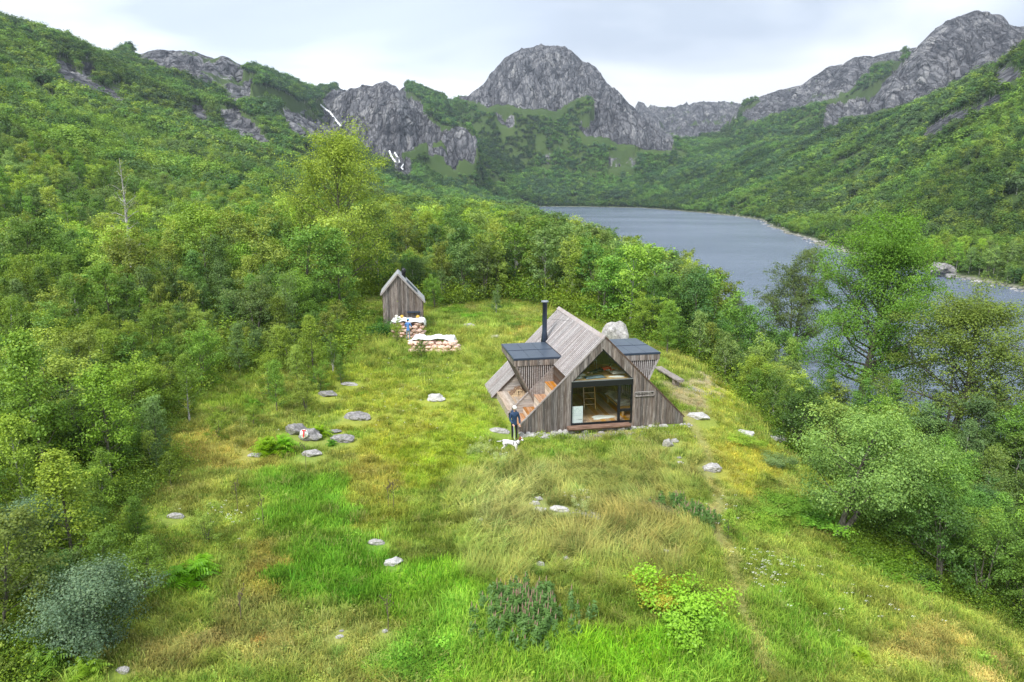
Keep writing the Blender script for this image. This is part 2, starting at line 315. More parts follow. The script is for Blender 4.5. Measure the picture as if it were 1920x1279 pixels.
def terrain(x, y, full=False):
    x = np.asarray(x, float); y = np.asarray(y, float)
    B = base_h(x, y); far = np.hypot(x, y)
    z = B.copy(); top = np.zeros(z.shape); crest = np.zeros(z.shape); s = x/np.maximum(y, 1.)
    s2 = s + (fbm(s*30+5, np.log(np.maximum(y, 8))*12, 3, 31)-.5)*.012
    for l in LAYERS:
        q = l['q']; zr = np.interp(s2, q[:, 0], q[:, 1]); Yr = np.interp(s2, q[:, 0], q[:, 2]); Yf = np.interp(s2, q[:, 0], q[:, 3])
        win = sstep(q[0, 0], q[0, 0]+.03, s2)*sstep(-q[-1, 0], -q[-1, 0]+.03, -s2)
        t = np.clip((y-Yf)/(Yr-Yf), 0, 1); g = l['g'](t)
        zz = B*(1-g) + zr*g - np.maximum(y-Yr, 0)*l['back'] - (1-win)*150
        zz = np.where(y > Yf, zz, -1e3); m = zz > z; top = np.where(m, 1, top); crest = np.where(m, sstep(.72, .95, t), crest); z = np.maximum(z, zz)
    sd = lake_sd(x, y)
    wob = (fbm(x*.06, y*.06, 3, 51)-.5)*8*sstep(20, 120, far)
    sd = sd + wob
    shore = np.where(sd > 0, WATER + sd*.16 + .02*np.minimum(sd, 3), WATER + np.maximum(sd*.22, -2.5))
    k = sstep(0, 14+8*sstep(80, 300, far), sd)
    z = np.where(sd > 0, shore*(1-k) + np.maximum(z, WATER+.9)*k, shore)
    # relief
    u, v = to_px(x, y, z)
    ju = u + (fbm(x*.05, y*.02, 3, 3)-.5)*26; jv = v + (fbm(x*.05+9, z*.06, 3, 4)-.5)*20
    rock = np.zeros(z.shape); fa = far > 250
    for sh, poly in ROCKS:
        xs = [p[0] for p in poly]; ys = [p[1] for p in poly]
        m = fa & (ju > min(xs)) & (ju < max(xs)) & (jv > min(ys)) & (jv < max(ys))
        if m.any(): rock[m] = np.maximum(rock[m], inpoly(ju[m], jv[m], poly)*sh)
    # the crags: buttresses and cracks that run down the face
    az = np.arctan2(x, y)*np.maximum(far, 300); 
    cr = np.abs(fbm(az*.022, y*.006+z*.004, 4, 61)-.5)*2; cr2 = np.abs(fbm(az*.075+3, y*.02+z*.012, 3, 71)-.5)*2; led = fbm(az*.02, z*.07, 3, 81)
    amp = rock*sstep(300, 700, far)
    z = z + amp*(6.5-26*(1-cr)**3 - 9.*(1-cr2)**2.5 + 16*(led-.5) + 9*(fbm(az*.05+7, z*.045+y*.01, 3, 85)-.5))*np.where(top > 0, 1, .45)*(1-.85*crest)
    z = z + sstep(120, 500, far)*(fbm(x*.02, y*.02, 4, 91)-.5)*np.where(sd > 30, 14, 0)*sstep(30, 80, sd)
    nr = 1-sstep(60, 140, far)
    z = z + np.where(sd > 0, nr*((fbm(x*.35, y*.35, 4, 11)-.5)*.36 + (vn(x*2.1, y*2.1, 19)-.5)*.05)*sstep(0, 4, sd), 0)
    if full: return z, rock, sd, top
    return z
def H(x, y): return float(terrain(np.array([x]), np.array([y]))[0])
def hit(u, v, y0=9., y1=2400.):
    """ground point sighted at u, v"""
    dx, dy, dz = ray(u, v); Y = np.exp(np.linspace(math.log(y0), math.log(y1), 900)); t = Y/dy
    X = dx*t; Z = CAMH+dz*t; T = terrain(X, Y); k = np.argmax(T > Z)
    if not (T > Z).any(): k = len(Y)-1
    k = max(k, 1); a = Z[k-1]-T[k-1]; b = T[k]-Z[k]; f = a/(a+b+1e-9); yy = Y[k-1]+(Y[k]-Y[k-1])*f
    return dx*yy/dy, yy, H(dx*yy/dy, yy)
# cabin footprint: level ground just under the floor
CABX, CABY, CABA = 4.735, 33.98, 0.1908
_ter0 = terrain
def terrain(x, y, full=False):
    r = _ter0(x, y, full); z = r[0] if full else r
    dx = x-CABX; dy = y-CABY; lx = dx*math.cos(CABA)+dy*math.sin(CABA); ly = -dx*math.sin(CABA)+dy*math.cos(CABA)
    d = np.maximum(np.abs(lx)-4.3, np.abs(ly-4.4)-4.5); k = 1-sstep(0, 1.6, d)
    z = z*(1-k) + (-.16)*k
    return (z,)+r[1:] if full else z
# ---- painted ground: what grows where
MEAD = [(.18,.265,.045),(.26,.305,.07),(.34,.335,.115),(.205,.29,.05)]
PATCH = [ # u, v, ru, rv, colour, strength, grass height, kind of tuft (0 fine, 1 lush, 2 leafy, 3 pale plumes)
 (600,950,130,75,(.155,.33,.035),.88,1.0,1),(690,990,60,50,(.155,.31,.04),.75,1.0,1),(520,900,60,40,(.16,.31,.04),.65,1.,1),(640,1080,170,60,(.09,.25,.02),.8,1.2,1),(540,1130,120,60,(.11,.25,.025),.6,1.2,1),
 (980,1230,230,70,(.18,.34,.035),.8,1.3,1),(830,1120,110,60,(.17,.36,.03),.8,1.2,1),(900,1180,130,60,(.22,.40,.06),.7,1.3,1),(790,1240,110,60,(.12,.30,.03),.8,1.,2),
 (1330,1230,130,80,(.165,.34,.035),.8,1.3,1),(1180,1240,120,50,(.17,.36,.02),.8,1.3,1),(1500,1180,110,100,(.15,.29,.035),.8,1.,1),
 (1060,960,210,110,(.25,.28,.10),.75,1.1,3),(1180,1010,160,90,(.24,.25,.09),.7,1.1,3),(1250,880,120,60,(.24,.27,.09),.5,1.,3),(960,950,90,70,(.30,.34,.14),.6,1.4,3),(940,1060,70,50,(.26,.33,.10),.6,1.2,3),
 (820,790,90,60,(.32,.37,.05),.6,.5,0),(700,740,110,60,(.33,.36,.05),.5,.5,0),(900,720,80,60,(.29,.37,.06),.6,.5,0),(720,830,80,40,(.36,.34,.05),.45,.5,0),(880,820,70,40,(.27,.37,.04),.6,.6,0),(800,870,100,40,(.30,.38,.03),.6,.7,0),
 (430,850,110,40,(.40,.34,.10),.6,.7,0),(330,830,60,30,(.36,.33,.09),.5,.7,0),(460,1180,110,70,(.33,.29,.12),.5,.6,0),(330,1220,100,50,(.33,.26,.12),.5,.6,0),(620,1210,140,60,(.30,.29,.11),.45,.7,0),(480,1080,50,60,(.34,.26,.08),.6,.6,0),(700,930,60,80,(.33,.27,.06),.5,.9,0),
 (880,650,90,30,(.26,.34,.07),.5,.9,3),(900,600,80,22,(.20,.30,.06),.6,1.,1),(960,620,60,10,(.45,.36,.10),.8,.4,0),(700,650,60,40,(.28,.33,.08),.5,.9,3),
 (1330,720,60,14,(.42,.36,.25),.9,.2,0),(1290,740,40,30,(.36,.31,.20),.6,.3,0),(1290,760,24,30,(.33,.27,.17),.6,.3,0),(1400,740,90,30,(.33,.35,.04),.6,.5,0),(1390,880,90,50,(.38,.36,.05),.6,.5,0),(1330,800,50,50,(.32,.34,.06),.5,.4,0),
 (1130,815,110,10,(.36,.31,.20),.7,.3,0),(1060,855,220,14,(.20,.34,.05),.4,.7,0),(1480,960,90,40,(.14,.27,.03),.6,.8,2),(1560,1080,120,70,(.22,.30,.05),.5,.8,0),(1700,1150,140,80,(.24,.30,.06),.5,.8,0),(1740,1210,110,50,(.40,.32,.12),.6,.5,0),(1860,1260,50,30,(.48,.38,.16),.7,.4,0),
 (1350,1000,16,26,(.07,.05,.035),.9,.2,0),(1345,960,14,22,(.16,.12,.07),.6,.3,0),(1230,960,30,14,(.14,.12,.10),.7,.5,0),(490,1200,20,8,(.5,.25,.07),.7,.3,0),(450,680,80,30,(.14,.27,.02),.6,.8,0),(430,740,60,30,(.16,.27,.03),.6,.8,0),(1280,670,40,30,(.30,.32,.08),.6,.9,0),(1190,990,120,30,(.28,.25,.09),.4,1.3,3)]
PATHPX = [(1285,790),(1310,830),(1325,880),(1340,940),(1352,1000),(1375,1080),(1400,1150),(1415,1210),(1425,1275)]
def paint(x, y, z, rock, sd):
    u, v = to_px(x, y, z); far = np.hypot(x, y)
    a = fbm(x*.28, y*.28, 4, 101); b = fbm(x*.9+4, y*.9, 3, 111); c = fbm(x*.11, y*.11, 3, 121)
    m = np.array(MEAD); k = np.clip((a-.36)/.28, 0, 1)[..., None]; k2 = np.clip((b-.45)/.3, 0, 1)[..., None]; k3 = np.clip((c-.42)/.2, 0, 1)[..., None]
    col = m[0]*(1-k)+m[1]*k; col = col*(1-.5*k2)+m[2]*.5*k2; col = col*(1-.5*k3)+m[3]*.5*k3
    gh = np.ones(u.shape)*.8; gk = np.zeros(u.shape, int)
    ju = u+(fbm(x*.8, y*.8, 4, 131)-.5)*130; jv = v+(fbm(x*.8+7, y*.8, 4, 132)-.5)*75
    near = far < 75
    for pu, pv, ru, rv, pc, st, h, kd in PATCH:
        d = np.hypot((ju-pu)/ru, (jv-pv)/rv); q = (1-sstep(.62, 1.18, d))*st*near
        col = col*(1-q[..., None]) + np.array(pc)*q[..., None]; gh = gh*(1-q)+h*q; gk = np.where((d < 1) & near, kd, gk)
    # trodden path
    d = np.full(u.shape, 1e9); P = np.array([at_z(a_, b_, -.5) for a_, b_ in PATHPX])
    wx = x+(fbm(x*.5, y*.5, 2, 141)-.5)*.8
    for i in range(len(P)-1):
        e = P[i+1]-P[i]; t = np.clip(((wx-P[i, 0])*e[0]+(y-P[i, 1])*e[1])/(e@e), 0, 1); d = np.minimum(d, np.hypot(wx-P[i, 0]-t*e[0], y-P[i, 1]-t*e[1]))
    q = (1-sstep(.12, .5, d))*.75; col = col*(1-q[..., None])+np.array((.30, .29, .11))*q[..., None]; gh = gh*(1-q*.85)
    # hillside ground under and between the trees
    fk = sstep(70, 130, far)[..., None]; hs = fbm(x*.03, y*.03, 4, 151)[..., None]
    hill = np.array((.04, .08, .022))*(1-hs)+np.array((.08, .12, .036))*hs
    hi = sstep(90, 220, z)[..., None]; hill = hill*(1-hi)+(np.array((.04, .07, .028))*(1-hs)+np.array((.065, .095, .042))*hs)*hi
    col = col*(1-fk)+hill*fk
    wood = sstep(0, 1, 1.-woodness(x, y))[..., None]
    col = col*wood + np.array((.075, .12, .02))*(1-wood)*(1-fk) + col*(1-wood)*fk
    sh = (1-sstep(.3, 3.2, sd+(b-.5)*2))[..., None]*(far > 60)[..., None]
    col = col*(1-sh)+np.array((.30, .29, .27))*sh
    wet = (sd < .25)[..., None]; col = np.where(wet, np.array((.05, .05, .045)), col)
    return col*1.1, gh, gk
# the meadow outline (x, y); beyond it stands the wood
MEADOW_PX = [(-200,1600),(120,1290),(250,1160),(300,1060),(200,1000),(330,920),(300,820),(410,735),(470,712),(560,700),(630,685),(655,640),(650,600),(640,575),(720,560),(840,575),(960,560),(1060,575),(1170,610),(1230,640),(1330,665),(1380,700),(1480,790),(1600,850),(1560,950),(1600,1020),(1740,1050),(1860,1080),(1990,1120),(2300,1600)]
_MD = [at_z(u, v, 0. if u < 1250 else -1.) for u, v in MEADOW_PX]
_MDA = np.array(_MD)
def woodness(x, y):
    """0 on the open meadow, 1 in the wood, with a soft edge a metre or so wide"""
    ins = inpoly(np.asarray(x, float), np.asarray(y, float), _MD); d = np.full(np.shape(x), 1e9)
    for i in range(len(_MDA)):
        a = _MDA[i]; e = _MDA[(i+1) % len(_MDA)]-a; t = np.clip(((x-a[0])*e[0]+(y-a[1])*e[1])/(e@e), 0, 1); d = np.minimum(d, np.hypot(x-a[0]-t*e[0], y-a[1]-t*e[1]))
    return sstep(-.6, .9, np.where(ins, -d, d))
# ---- ground mesh: one fan of ground, fine near the viewer and coarser far off
NC = 760; smax = 1.12
rr = np.concatenate([np.exp(np.linspace(math.log(8.5), math.log(100), 230))[:-1], np.exp(np.linspace(math.log(100), math.log(600), 160))[:-1], np.exp(np.linspace(math.log(600), math.log(1500), 330))[:-1], np.exp(np.linspace(math.log(1500), math.log(2900), 60))])
ss = np.linspace(-smax, smax, NC); SS, RR = np.meshgrid(ss, rr); GX = SS*RR; GY = RR
GZ, GR, GS, GT = terrain(GX.ravel(), GY.ravel(), True); GXr = GX.ravel(); GYr = GY.ravel()
gcol, _, _ = paint(GXr, GYr, GZ, GR, GS)
nr_ = len(rr); i = np.arange(nr_-1)[:, None]*NC + np.arange(NC-1)[None]
F = np.stack([i, i+1, i+NC+1, i+NC], -1).reshape(-1, 4)
def mat_ground():
    m = newmat('ground_cover'); t = NT(m); P = t.pos(); tint = t.attr('tint', 'Color'); rk = t.attr('rock')
    n1 = t.noise(P, 6., 5., .65); n2 = t.noise(P, .05, 6., .7); f1 = t.noise(P, .9, 4., .6)
    g = t.mix(t.mapr(n1, .3, .7, 0., 1.), tint, t.mix(1., tint, (.62, .66, .55), 'MULTIPLY'))
    g = t.mix(t.mapr(f1, .35, .7, 0., .5), g, t.mix(1., g, (1.25, 1.12, .8), 'MULTIPLY'))
    # rock: grey gneiss, cracked down the face, with lichen and grass ledges
    warp = t.n('ShaderNodeTexNoise', {'Vector': t.scale(P, (.05, .03, .03)), 'Scale': 1., 'Detail': 5., 'Roughness': .6}).outputs['Color']
    def wv(sc, k): return t.n('ShaderNodeVectorMath', {0: t.scale(P, sc), 1: t.n('ShaderNodeVectorMath', {0: warp, 3: k}, operation='SCALE').outputs[0]}, operation='ADD').outputs[0]
    va = wv((.075, .022, .032), 1.6); vb = wv((.19, .05, .085), 1.2)
    e1 = t.n('ShaderNodeTexVoronoi', {'Vector': va, 'Scale': 1.}, feature='DISTANCE_TO_EDGE').outputs[0]; e2 = t.n('ShaderNodeTexVoronoi', {'Vector': vb, 'Scale': 1.}, feature='DISTANCE_TO_EDGE').outputs[0]
    b1 = t.n('ShaderNodeSeparateColor', {0: t.n('ShaderNodeTexVoronoi', {'Vector': va, 'Scale': 1.}).outputs['Color']}).outputs[0]; b2 = t.n('ShaderNodeSeparateColor', {0: t.n('ShaderNodeTexVoronoi', {'Vector': vb, 'Scale': 1.}).outputs['Color']}).outputs[0]
    c1 = t.noise(t.scale(P, (.05, .02, .02)), 1.6, 8., .7, .6); c2 = t.noise(P, .35, 5., .7)
    val = t.math('ADD', t.math('MULTIPLY', c1, .85), t.math('ADD', t.math('MULTIPLY', b1, .16), t.math('ADD', t.math('MULTIPLY', b2, .16), t.math('MULTIPLY', c2, .18))))
    rc = t.ramp(val, [(.42, (.04, .042, .05)), (.58, (.12, .122, .135)), (.72, (.22, .22, .235)), (.92, (.38, .375, .37))])
    rc = t.mix(t.mapr(e1, 0., .09, .85, 0.), rc, (.03, .03, .038)); rc = t.mix(t.mapr(e2, 0., .10, .6, 0.), rc, (.045, .045, .055))
    gz = t.mapr(n2, .52, .6, 0., 1.); thr = t.math('ADD', rk, t.math('ADD', t.math('MULTIPLY', t.math('SUBTRACT', t.noise(t.scale(P, (.03, .012, .02)), 1., 6., .65), .54), 2.1), t.math('MULTIPLY', t.math('SUBTRACT', t.noise(P, .12, 5., .7), .5), .8)))
    rf = t.mapr(thr, .44, .56, 0., 1.)
    col = t.mix(rf, g, rc)
    b = t.bump(t.math('ADD', t.math('ADD', t.math('MULTIPLY', c1, .8), t.math('MULTIPLY', b1, .5)), t.math('ADD', t.mapr(e1, 0., .25, 0., .5), t.mapr(e2, 0., .3, 0., .3))), 9., 1.)
    bn = t.bump(n1, .05, .6); nm = t.n('ShaderNodeMix', {0: rf}, data_type='VECTOR'); t.set(nm, 4, bn); t.set(nm, 5, b)
    nn = t.n('ShaderNodeVectorMath', {0: nm.outputs[1]}, operation='NORMALIZE').outputs[0]
    t.pbr(col, .9, nn, Specular_IOR_Level=.2); return m
M_GROUND = mat_ground()
me = mesh_np('ground', np.stack([GXr, GYr, GZ], -1), F, [M_GROUND], True, {'tint': gcol, 'rock': GR})
tag(link('ground', me), kind='structure')
def mat_water():
    m = newmat('lake_water'); t = NT(m); P = t.pos()
    w1 = t.noise(t.scale(P, (.55, 1.0, 1.)), 1., 4., .62); w2 = t.noise(t.scale(P, (.06, .12, 1.)), 1., 3., .5); w3 = t.noise(t.scale(P, (.012, .02, 1.)), 1., 3., .5)
    h = t.math('ADD', w1, t.math('MULTIPLY', w2, .7))
    nb = t.n('ShaderNodeBump', {'Height': h, 'Distance': .75, 'Strength': t.mapr(w3, .3, .7, .45, .95)}).outputs[0]
    t.pbr(t.mix(t.mapr(w3, .35, .65), (.10, .135, .20), (.16, .20, .28)), .18, nb, IOR=1.33, Specular_IOR_Level=.5); return m  # pale blue bands in the colour stand in for wind-ruffled sky reflection
# ground round and behind the viewpoint, so that glass and side views meet land and not a void
gx, gy = np.meshgrid(np.arange(-150, 100, 4.), np.arange(-90, 120, 4.)); gz0 = base_h(gx, np.maximum(gy, 10.)); gz0 = np.where(gx > 40, np.minimum(gz0, -4), gz0)-.35; ny_, nx_ = gx.shape
i = np.arange(ny_-1)[:, None]*nx_+np.arange(nx_-1)[None]; F = np.stack([i, i+1, i+nx_+1, i+nx_], -1).reshape(-1, 4); cx_ = gx.ravel()[F].mean(1); cy_ = gy.ravel()[F].mean(1); F = F[~((np.abs(cx_) < 1.12*cy_-5) & (cy_ > 11))]
me = mesh_np('ground_behind', np.stack([gx.ravel(), gy.ravel(), gz0.ravel()], -1), F, [M_GROUND], True, {'tint': np.tile(np.array([[.16, .22, .04]]), (gx.size, 1)), 'rock': np.zeros(gx.size)}); tag(link('ground_behind', me), kind='structure')
V = [(-60, 12, WATER), (260, 0, WATER), (320, 950, WATER), (-40, 950, WATER)]
me = bpy.data.meshes.new('lake'); me.from_pydata(V, [], [(0, 1, 2, 3)]); me.materials.append(mat_water()); tag(link('lake', me), kind='structure')
# ================================================================ TREES AND PLANTS
def mat_leaf(name='leaves', sheen=.015, trans=.30):
    m = newmat(name); t = NT(m); tint = t.attr('tint', 'Color', 'INSTANCER'); v = t.attr('lv')
    r = t.rand(); c = t.mix(1., tint, t.ramp(v, [(0., (.40, .48, .45)), (.5, (.95, .97, .95)), (1., (1.55, 1.4, 1.2))]), 'MULTIPLY')  # dark leaf tones deepened to stand in for shade inside the crowns
    hs = t.n('ShaderNodeHueSaturation', {'Hue': t.mapr(r, 0, 1, .49, .51), 'Value': t.mapr(r, 0, 1, .9, 1.12), 'Color': c}).outputs[0]
    d = t.n('ShaderNodeBsdfDiffuse', {'Color': hs}); tr = t.n('ShaderNodeBsdfTranslucent', {'Color': t.mix(1., hs, (1.25, 1.15, .6), 'MULTIPLY')})
    g = t.n('ShaderNodeBsdfGlossy', {'Color': (.9, .95, 1., 1), 'Roughness': .45})
    a = t.n('ShaderNodeMixShader', {0: trans, 1: d, 2: tr}); b = t.n('ShaderNodeMixShader', {0: sheen, 1: a, 2: g}); t.out(b.outputs[0]); return m
def mat_bark(name, c0, c1, c2):
    m = newmat(name); t = NT(m); O = t.obj(); n = t.noise(t.scale(O, (9, 9, 3.2)), 1.6, 5., .6); n2 = t.noise(O, 1.3, 3., .6)
    c = t.ramp(n, [(.38, c0), (.5, c1), (.62, c2)]); c = t.mix(t.mapr(n2, .4, .65, 0., .6), c, (c0[0]*1.2, c0[1]*1.5, c0[2]*1.1)); t.pbr(c, .9, t.bump(n, .03, .7)); return m
M_LEAF = mat_leaf(); M_BARK = mat_bark('grey_bark', (.05, .045, .035), (.13, .115, .09), (.24, .22, .19)); M_BIRCH = mat_bark('birch_bark', (.10, .09, .085), (.56, .54, .51), (.72, .70, .67))
def unit(a): return a/(np.linalg.norm(a, axis=-1, keepdims=True)+1e-9)
def leaves_np(C, nrm, ls, r, asp=.62):
    n = len(C); N_ = unit(nrm); a = unit(np.cross(N_, unit(r.normal(size=(n, 3))))); b = np.cross(N_, a)
    l = ls*r.uniform(.65, 1.35, n)[:, None]
    V = np.stack([C-a*l*.5, C+b*l*asp*.5-N_*l*.06, C+a*l*.5, C-b*l*asp*.5-N_*l*.06], 1).reshape(-1, 3)
    return V, np.arange(n*4).reshape(n, 4)
def grow(seed, Ht=6., R=1.8, nb=16, nl=6000, ls=.1, cb=.2, stems=1, lean=(0., 0.), cl=.2, up=(15, 62), tw=.02, bare=0., top=.75, sub=5, wig=.05, flat=.75, dome=False):
    """one tree of unit design: trunk and limbs, and a crown of separate leaves"""
    r = np.random.default_rng(seed); TV = []; TF = []; o = 0; cents = []; cw = []; dirs = []
    def tube(p, ra, s):
        nonlocal o
        v, f = tube_np(p, ra, s); TV.append(v); TF.append(f+o); o += len(v)
    for st in range(stems):
        az0 = r.uniform(0, 6.28); sp = 0 if stems == 1 else R*.45
        tp = np.array([lean[0]*Ht+sp*math.cos(az0+st*6.28/stems), lean[1]*Ht+sp*math.sin(az0+st*6.28/stems), Ht*(1. if st == 0 else r.uniform(.75, .97))])
        q = np.linspace(0, 1, 9)[:, None]; trunk = tp*q*np.array([[1, 1, 1]]); trunk[:, :2] *= q**.35*.5+.5
        w_ = r.normal(size=(9, 2))*Ht*wig*.35; w_[0] = 0; trunk[:, :2] += np.cumsum(w_, 0)*.5
        tr = Ht*tw*(1-q[:, 0]*.9)*(1.25-.25*np.minimum(q[:, 0]*12, 1)); tr[0] *= 1.35
        tube(trunk, tr, 8)
        nbs = max(4, nb//stems)
        for k in range(nbs):
            f = cb+(1-cb)*((k+r.uniform(.1, .9))/nbs)**.9*.97; fi = f*8; i0 = min(int(fi), 7); p0 = trunk[i0]*(1-(fi-i0))+trunk[i0+1]*(fi-i0)
            g = (f-cb)/(1-cb); prof = (math.sin(math.pi*min(1, max(.04, g*.86+.14)))**.7)*(1-.25*g) if top else 1.
            if dome: prof = math.sqrt(max(.05, 1-((g-.34)/.69)**2))
            prof = max(prof, .16)
            az = k*2.4+r.uniform(-.5, .5)+st; el = math.radians(up[0]+(up[1]-up[0])*g+r.uniform(-12, 12)); ln = R*prof*r.uniform(.72, 1.22)
            d0 = np.array([math.cos(az)*math.cos(el), math.sin(az)*math.cos(el), math.sin(el)]); d1 = unit(d0+np.array([0, 0, .35])+r.normal(size=3)*.18); d2 = unit(d1+r.normal(size=3)*.25)
            P = np.array([p0, p0+d0*ln*.35, p0+d0*ln*.35+d1*ln*.35, p0+d0*ln*.35+d1*ln*.35+d2*ln*.35]); rb = max(.006, tr[i0]*.42)
            tube(P, np.array([rb, rb*.7, rb*.42, rb*.15]), 5)
            for s in range(sub):
                u = .3+.7*(s+r.uniform(.2, 1))/sub; u = min(u, .99)*3; j = min(int(u), 2); a = P[j]*(1-(u-j))+P[j+1]*(u-j)
                dd = unit(unit(P[j+1]-P[j])*.7+r.normal(size=3)*.75*np.array([1, 1, flat])+np.array([0, 0, .12])); l2 = ln*r.uniform(.22, .46)
                e = a+dd*l2; tube(np.array([a, (a+e)/2+r.normal(size=3)*l2*.06, e]), np.array([rb*.3, rb*.2, rb*.06]), 3)
                if r.uniform() < bare: continue
                cents += [e, (a+e)/2, a*.25+e*.75]; lw = .3+.8*ln/R; cw += [1.2*lw, .6*lw, lw]; dirs += [dd, dd, dd]
        if bare < .99:
            for f in (.86, .93, 1.): cents.append(trunk[-1]*f+trunk[-2]*(1-f)); cw.append(.45); dirs.append(np.array([0, 0, 1.]))
    TVa = np.concatenate(TV); TFa = np.concatenate(TF)
    if nl == 0: return TVa, TFa, None, None, None
    cents = np.array(cents); cw = np.array(cw); dirs = np.array(dirs); cw = cw*r.uniform(.3, 1.5, len(cw)); k = r.choice(len(cents), nl, p=cw/cw.sum())
    sg = cl*R*r.uniform(.6, 1.2, len(cents))[k][:, None]
    C = cents[k]+r.normal(size=(nl, 3))*sg*np.array([1, 1, .62]); mid = np.array([lean[0]*Ht*.6, lean[1]*Ht*.6, Ht*.55])
    nrm = r.normal(size=(nl, 3))*.5+np.array([0, 0, .65])+unit(C-mid)*.35+unit(C-cents[k])*.8
    LV, LF = leaves_np(C, nrm, ls, r)
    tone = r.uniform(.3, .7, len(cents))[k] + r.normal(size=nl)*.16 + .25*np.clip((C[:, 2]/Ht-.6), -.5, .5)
    return TVa, TFa, LV, LF, np.repeat(np.clip(tone, 0, 1), 4)
TREEKINDS = {}
def treekind(key, bark, **k):
    TV, TF, LV, LF, lv = grow(**k)
    tm = mesh_np(key+'_trunk', TV, TF, [bark], True)
    cm = mesh_np(key+'_crown', LV, LF, [M_LEAF], False, {'lv': lv}) if LV is not None else None
    TREEKINDS[key] = (tm, cm, k.get('Ht', 6.)); return tm, cm
def place_tree(key, x, y, h, label, name='birch_tree', group=None, tint=(.12, .2, .03), z=None, rz=None, wide=1., cat='tree', sink=.05):
    tm, cm, H0 = TREEKINDS[key]; s = h/H0; z = H(x, y) if z is None else z
    o = empty(name, label, cat, (x, y, z-sink), random.uniform(0, 6.28) if rz is None else rz, group); o.scale = (s*wide, s*wide, s)
    link('trunk', tm, o)
    if cm is not None:
        c = link('crown', cm, o); c['tint'] = [float(t) for t in tint]
    return o
# design of the kinds; "near" ones carry many small leaves
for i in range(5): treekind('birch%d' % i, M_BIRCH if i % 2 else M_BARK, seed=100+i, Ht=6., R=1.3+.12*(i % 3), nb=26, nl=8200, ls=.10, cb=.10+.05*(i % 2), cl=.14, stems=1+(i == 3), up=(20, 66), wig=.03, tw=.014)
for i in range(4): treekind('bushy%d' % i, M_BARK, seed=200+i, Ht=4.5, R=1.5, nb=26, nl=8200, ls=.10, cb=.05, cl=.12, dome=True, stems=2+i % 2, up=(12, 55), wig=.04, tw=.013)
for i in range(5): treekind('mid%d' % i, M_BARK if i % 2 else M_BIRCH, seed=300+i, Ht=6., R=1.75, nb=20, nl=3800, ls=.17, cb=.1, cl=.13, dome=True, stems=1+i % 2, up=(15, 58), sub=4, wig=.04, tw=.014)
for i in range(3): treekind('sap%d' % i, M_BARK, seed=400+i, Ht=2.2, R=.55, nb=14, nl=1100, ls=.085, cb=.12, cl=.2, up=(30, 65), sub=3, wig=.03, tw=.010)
def far_mesh(i, n, ls, nm):
    r = np.random.default_rng(500+i); k = r.integers(0, 14, n); cc = r.normal(size=(14, 3))*np.array([1.0, 1.0, 1.15])+np.array([0, 0, 3.4]); cc[:, 2] = np.clip(cc[:, 2], 1.2, 5.2)
    C = cc[k]+r.normal(size=(n, 3))*np.array([.55, .55, .42]); nrm = r.normal(size=(n, 3))*.35+np.array([0, 0, .8])+unit(C-np.array([0, 0, 2.6]))*.7+unit(C-cc[k])*.6
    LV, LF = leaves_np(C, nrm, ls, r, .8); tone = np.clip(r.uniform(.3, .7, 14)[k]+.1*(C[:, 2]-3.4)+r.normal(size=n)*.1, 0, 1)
    TV, TF = tube_np([[0, 0, -.5], [.05, 0, 2], [0, .1, 4]], [.1, .07, .02], 4)
    return mesh_np(nm+str(i), np.concatenate([LV, TV]), [LF, TF+len(LV)], [M_LEAF, M_BIRCH], False, {'lv': np.concatenate([np.repeat(tone, 4), np.full(len(TV), .5)])}, [0]*len(LF)+[1]*len(TF))
FARM = [far_mesh(i, 700, .40, 'far_tree') for i in range(5)]
FARM2 = [far_mesh(10+i, 190, .72, 'farther_tree') for i in range(5)]
TINTS = [(.245,.365,.045),(.19,.325,.045),(.145,.27,.045),(.29,.39,.07),(.115,.21,.052),(.175,.28,.085),(.205,.30,.08)]
def tint_at(x, y, r_, near=True):
    a = float(vn(np.array([x*.13]), np.array([y*.13]), 77)[0]); k = min(6, int(abs(a*7+r_.normal()*1.2)) % 7)
    t = np.array(TINTS[k]); return t*r_.uniform(.7, 1.2)*(1.18 if y > 58 else 1.)*(.78 if fbm(np.array([x*.07]), np.array([y*.07]), 2, 88)[0] < .42 else 1.)
# ---- trees one would single out: sighted foot, height, kind, label
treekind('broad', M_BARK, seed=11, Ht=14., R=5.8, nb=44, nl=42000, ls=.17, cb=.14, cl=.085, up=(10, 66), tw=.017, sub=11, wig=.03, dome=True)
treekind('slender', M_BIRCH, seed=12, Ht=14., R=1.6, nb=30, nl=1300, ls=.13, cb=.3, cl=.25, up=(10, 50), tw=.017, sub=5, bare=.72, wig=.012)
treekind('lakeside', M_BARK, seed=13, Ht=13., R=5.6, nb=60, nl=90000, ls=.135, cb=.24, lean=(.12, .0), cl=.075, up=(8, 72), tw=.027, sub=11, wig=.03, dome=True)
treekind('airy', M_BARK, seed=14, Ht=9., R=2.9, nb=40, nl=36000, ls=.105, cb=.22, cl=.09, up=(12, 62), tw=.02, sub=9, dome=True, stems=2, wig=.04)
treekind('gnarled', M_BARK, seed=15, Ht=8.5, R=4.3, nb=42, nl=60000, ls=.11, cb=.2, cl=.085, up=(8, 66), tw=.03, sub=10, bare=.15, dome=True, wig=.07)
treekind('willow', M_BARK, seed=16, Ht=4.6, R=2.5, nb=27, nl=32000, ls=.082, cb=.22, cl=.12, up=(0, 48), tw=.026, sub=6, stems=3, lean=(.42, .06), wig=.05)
treekind('greywillow', M_BARK, seed=17, Ht=2.6, R=1.5, nb=34, nl=26000, ls=.062, cb=.04, cl=.15, up=(15, 60), tw=.012, sub=6, stems=4)
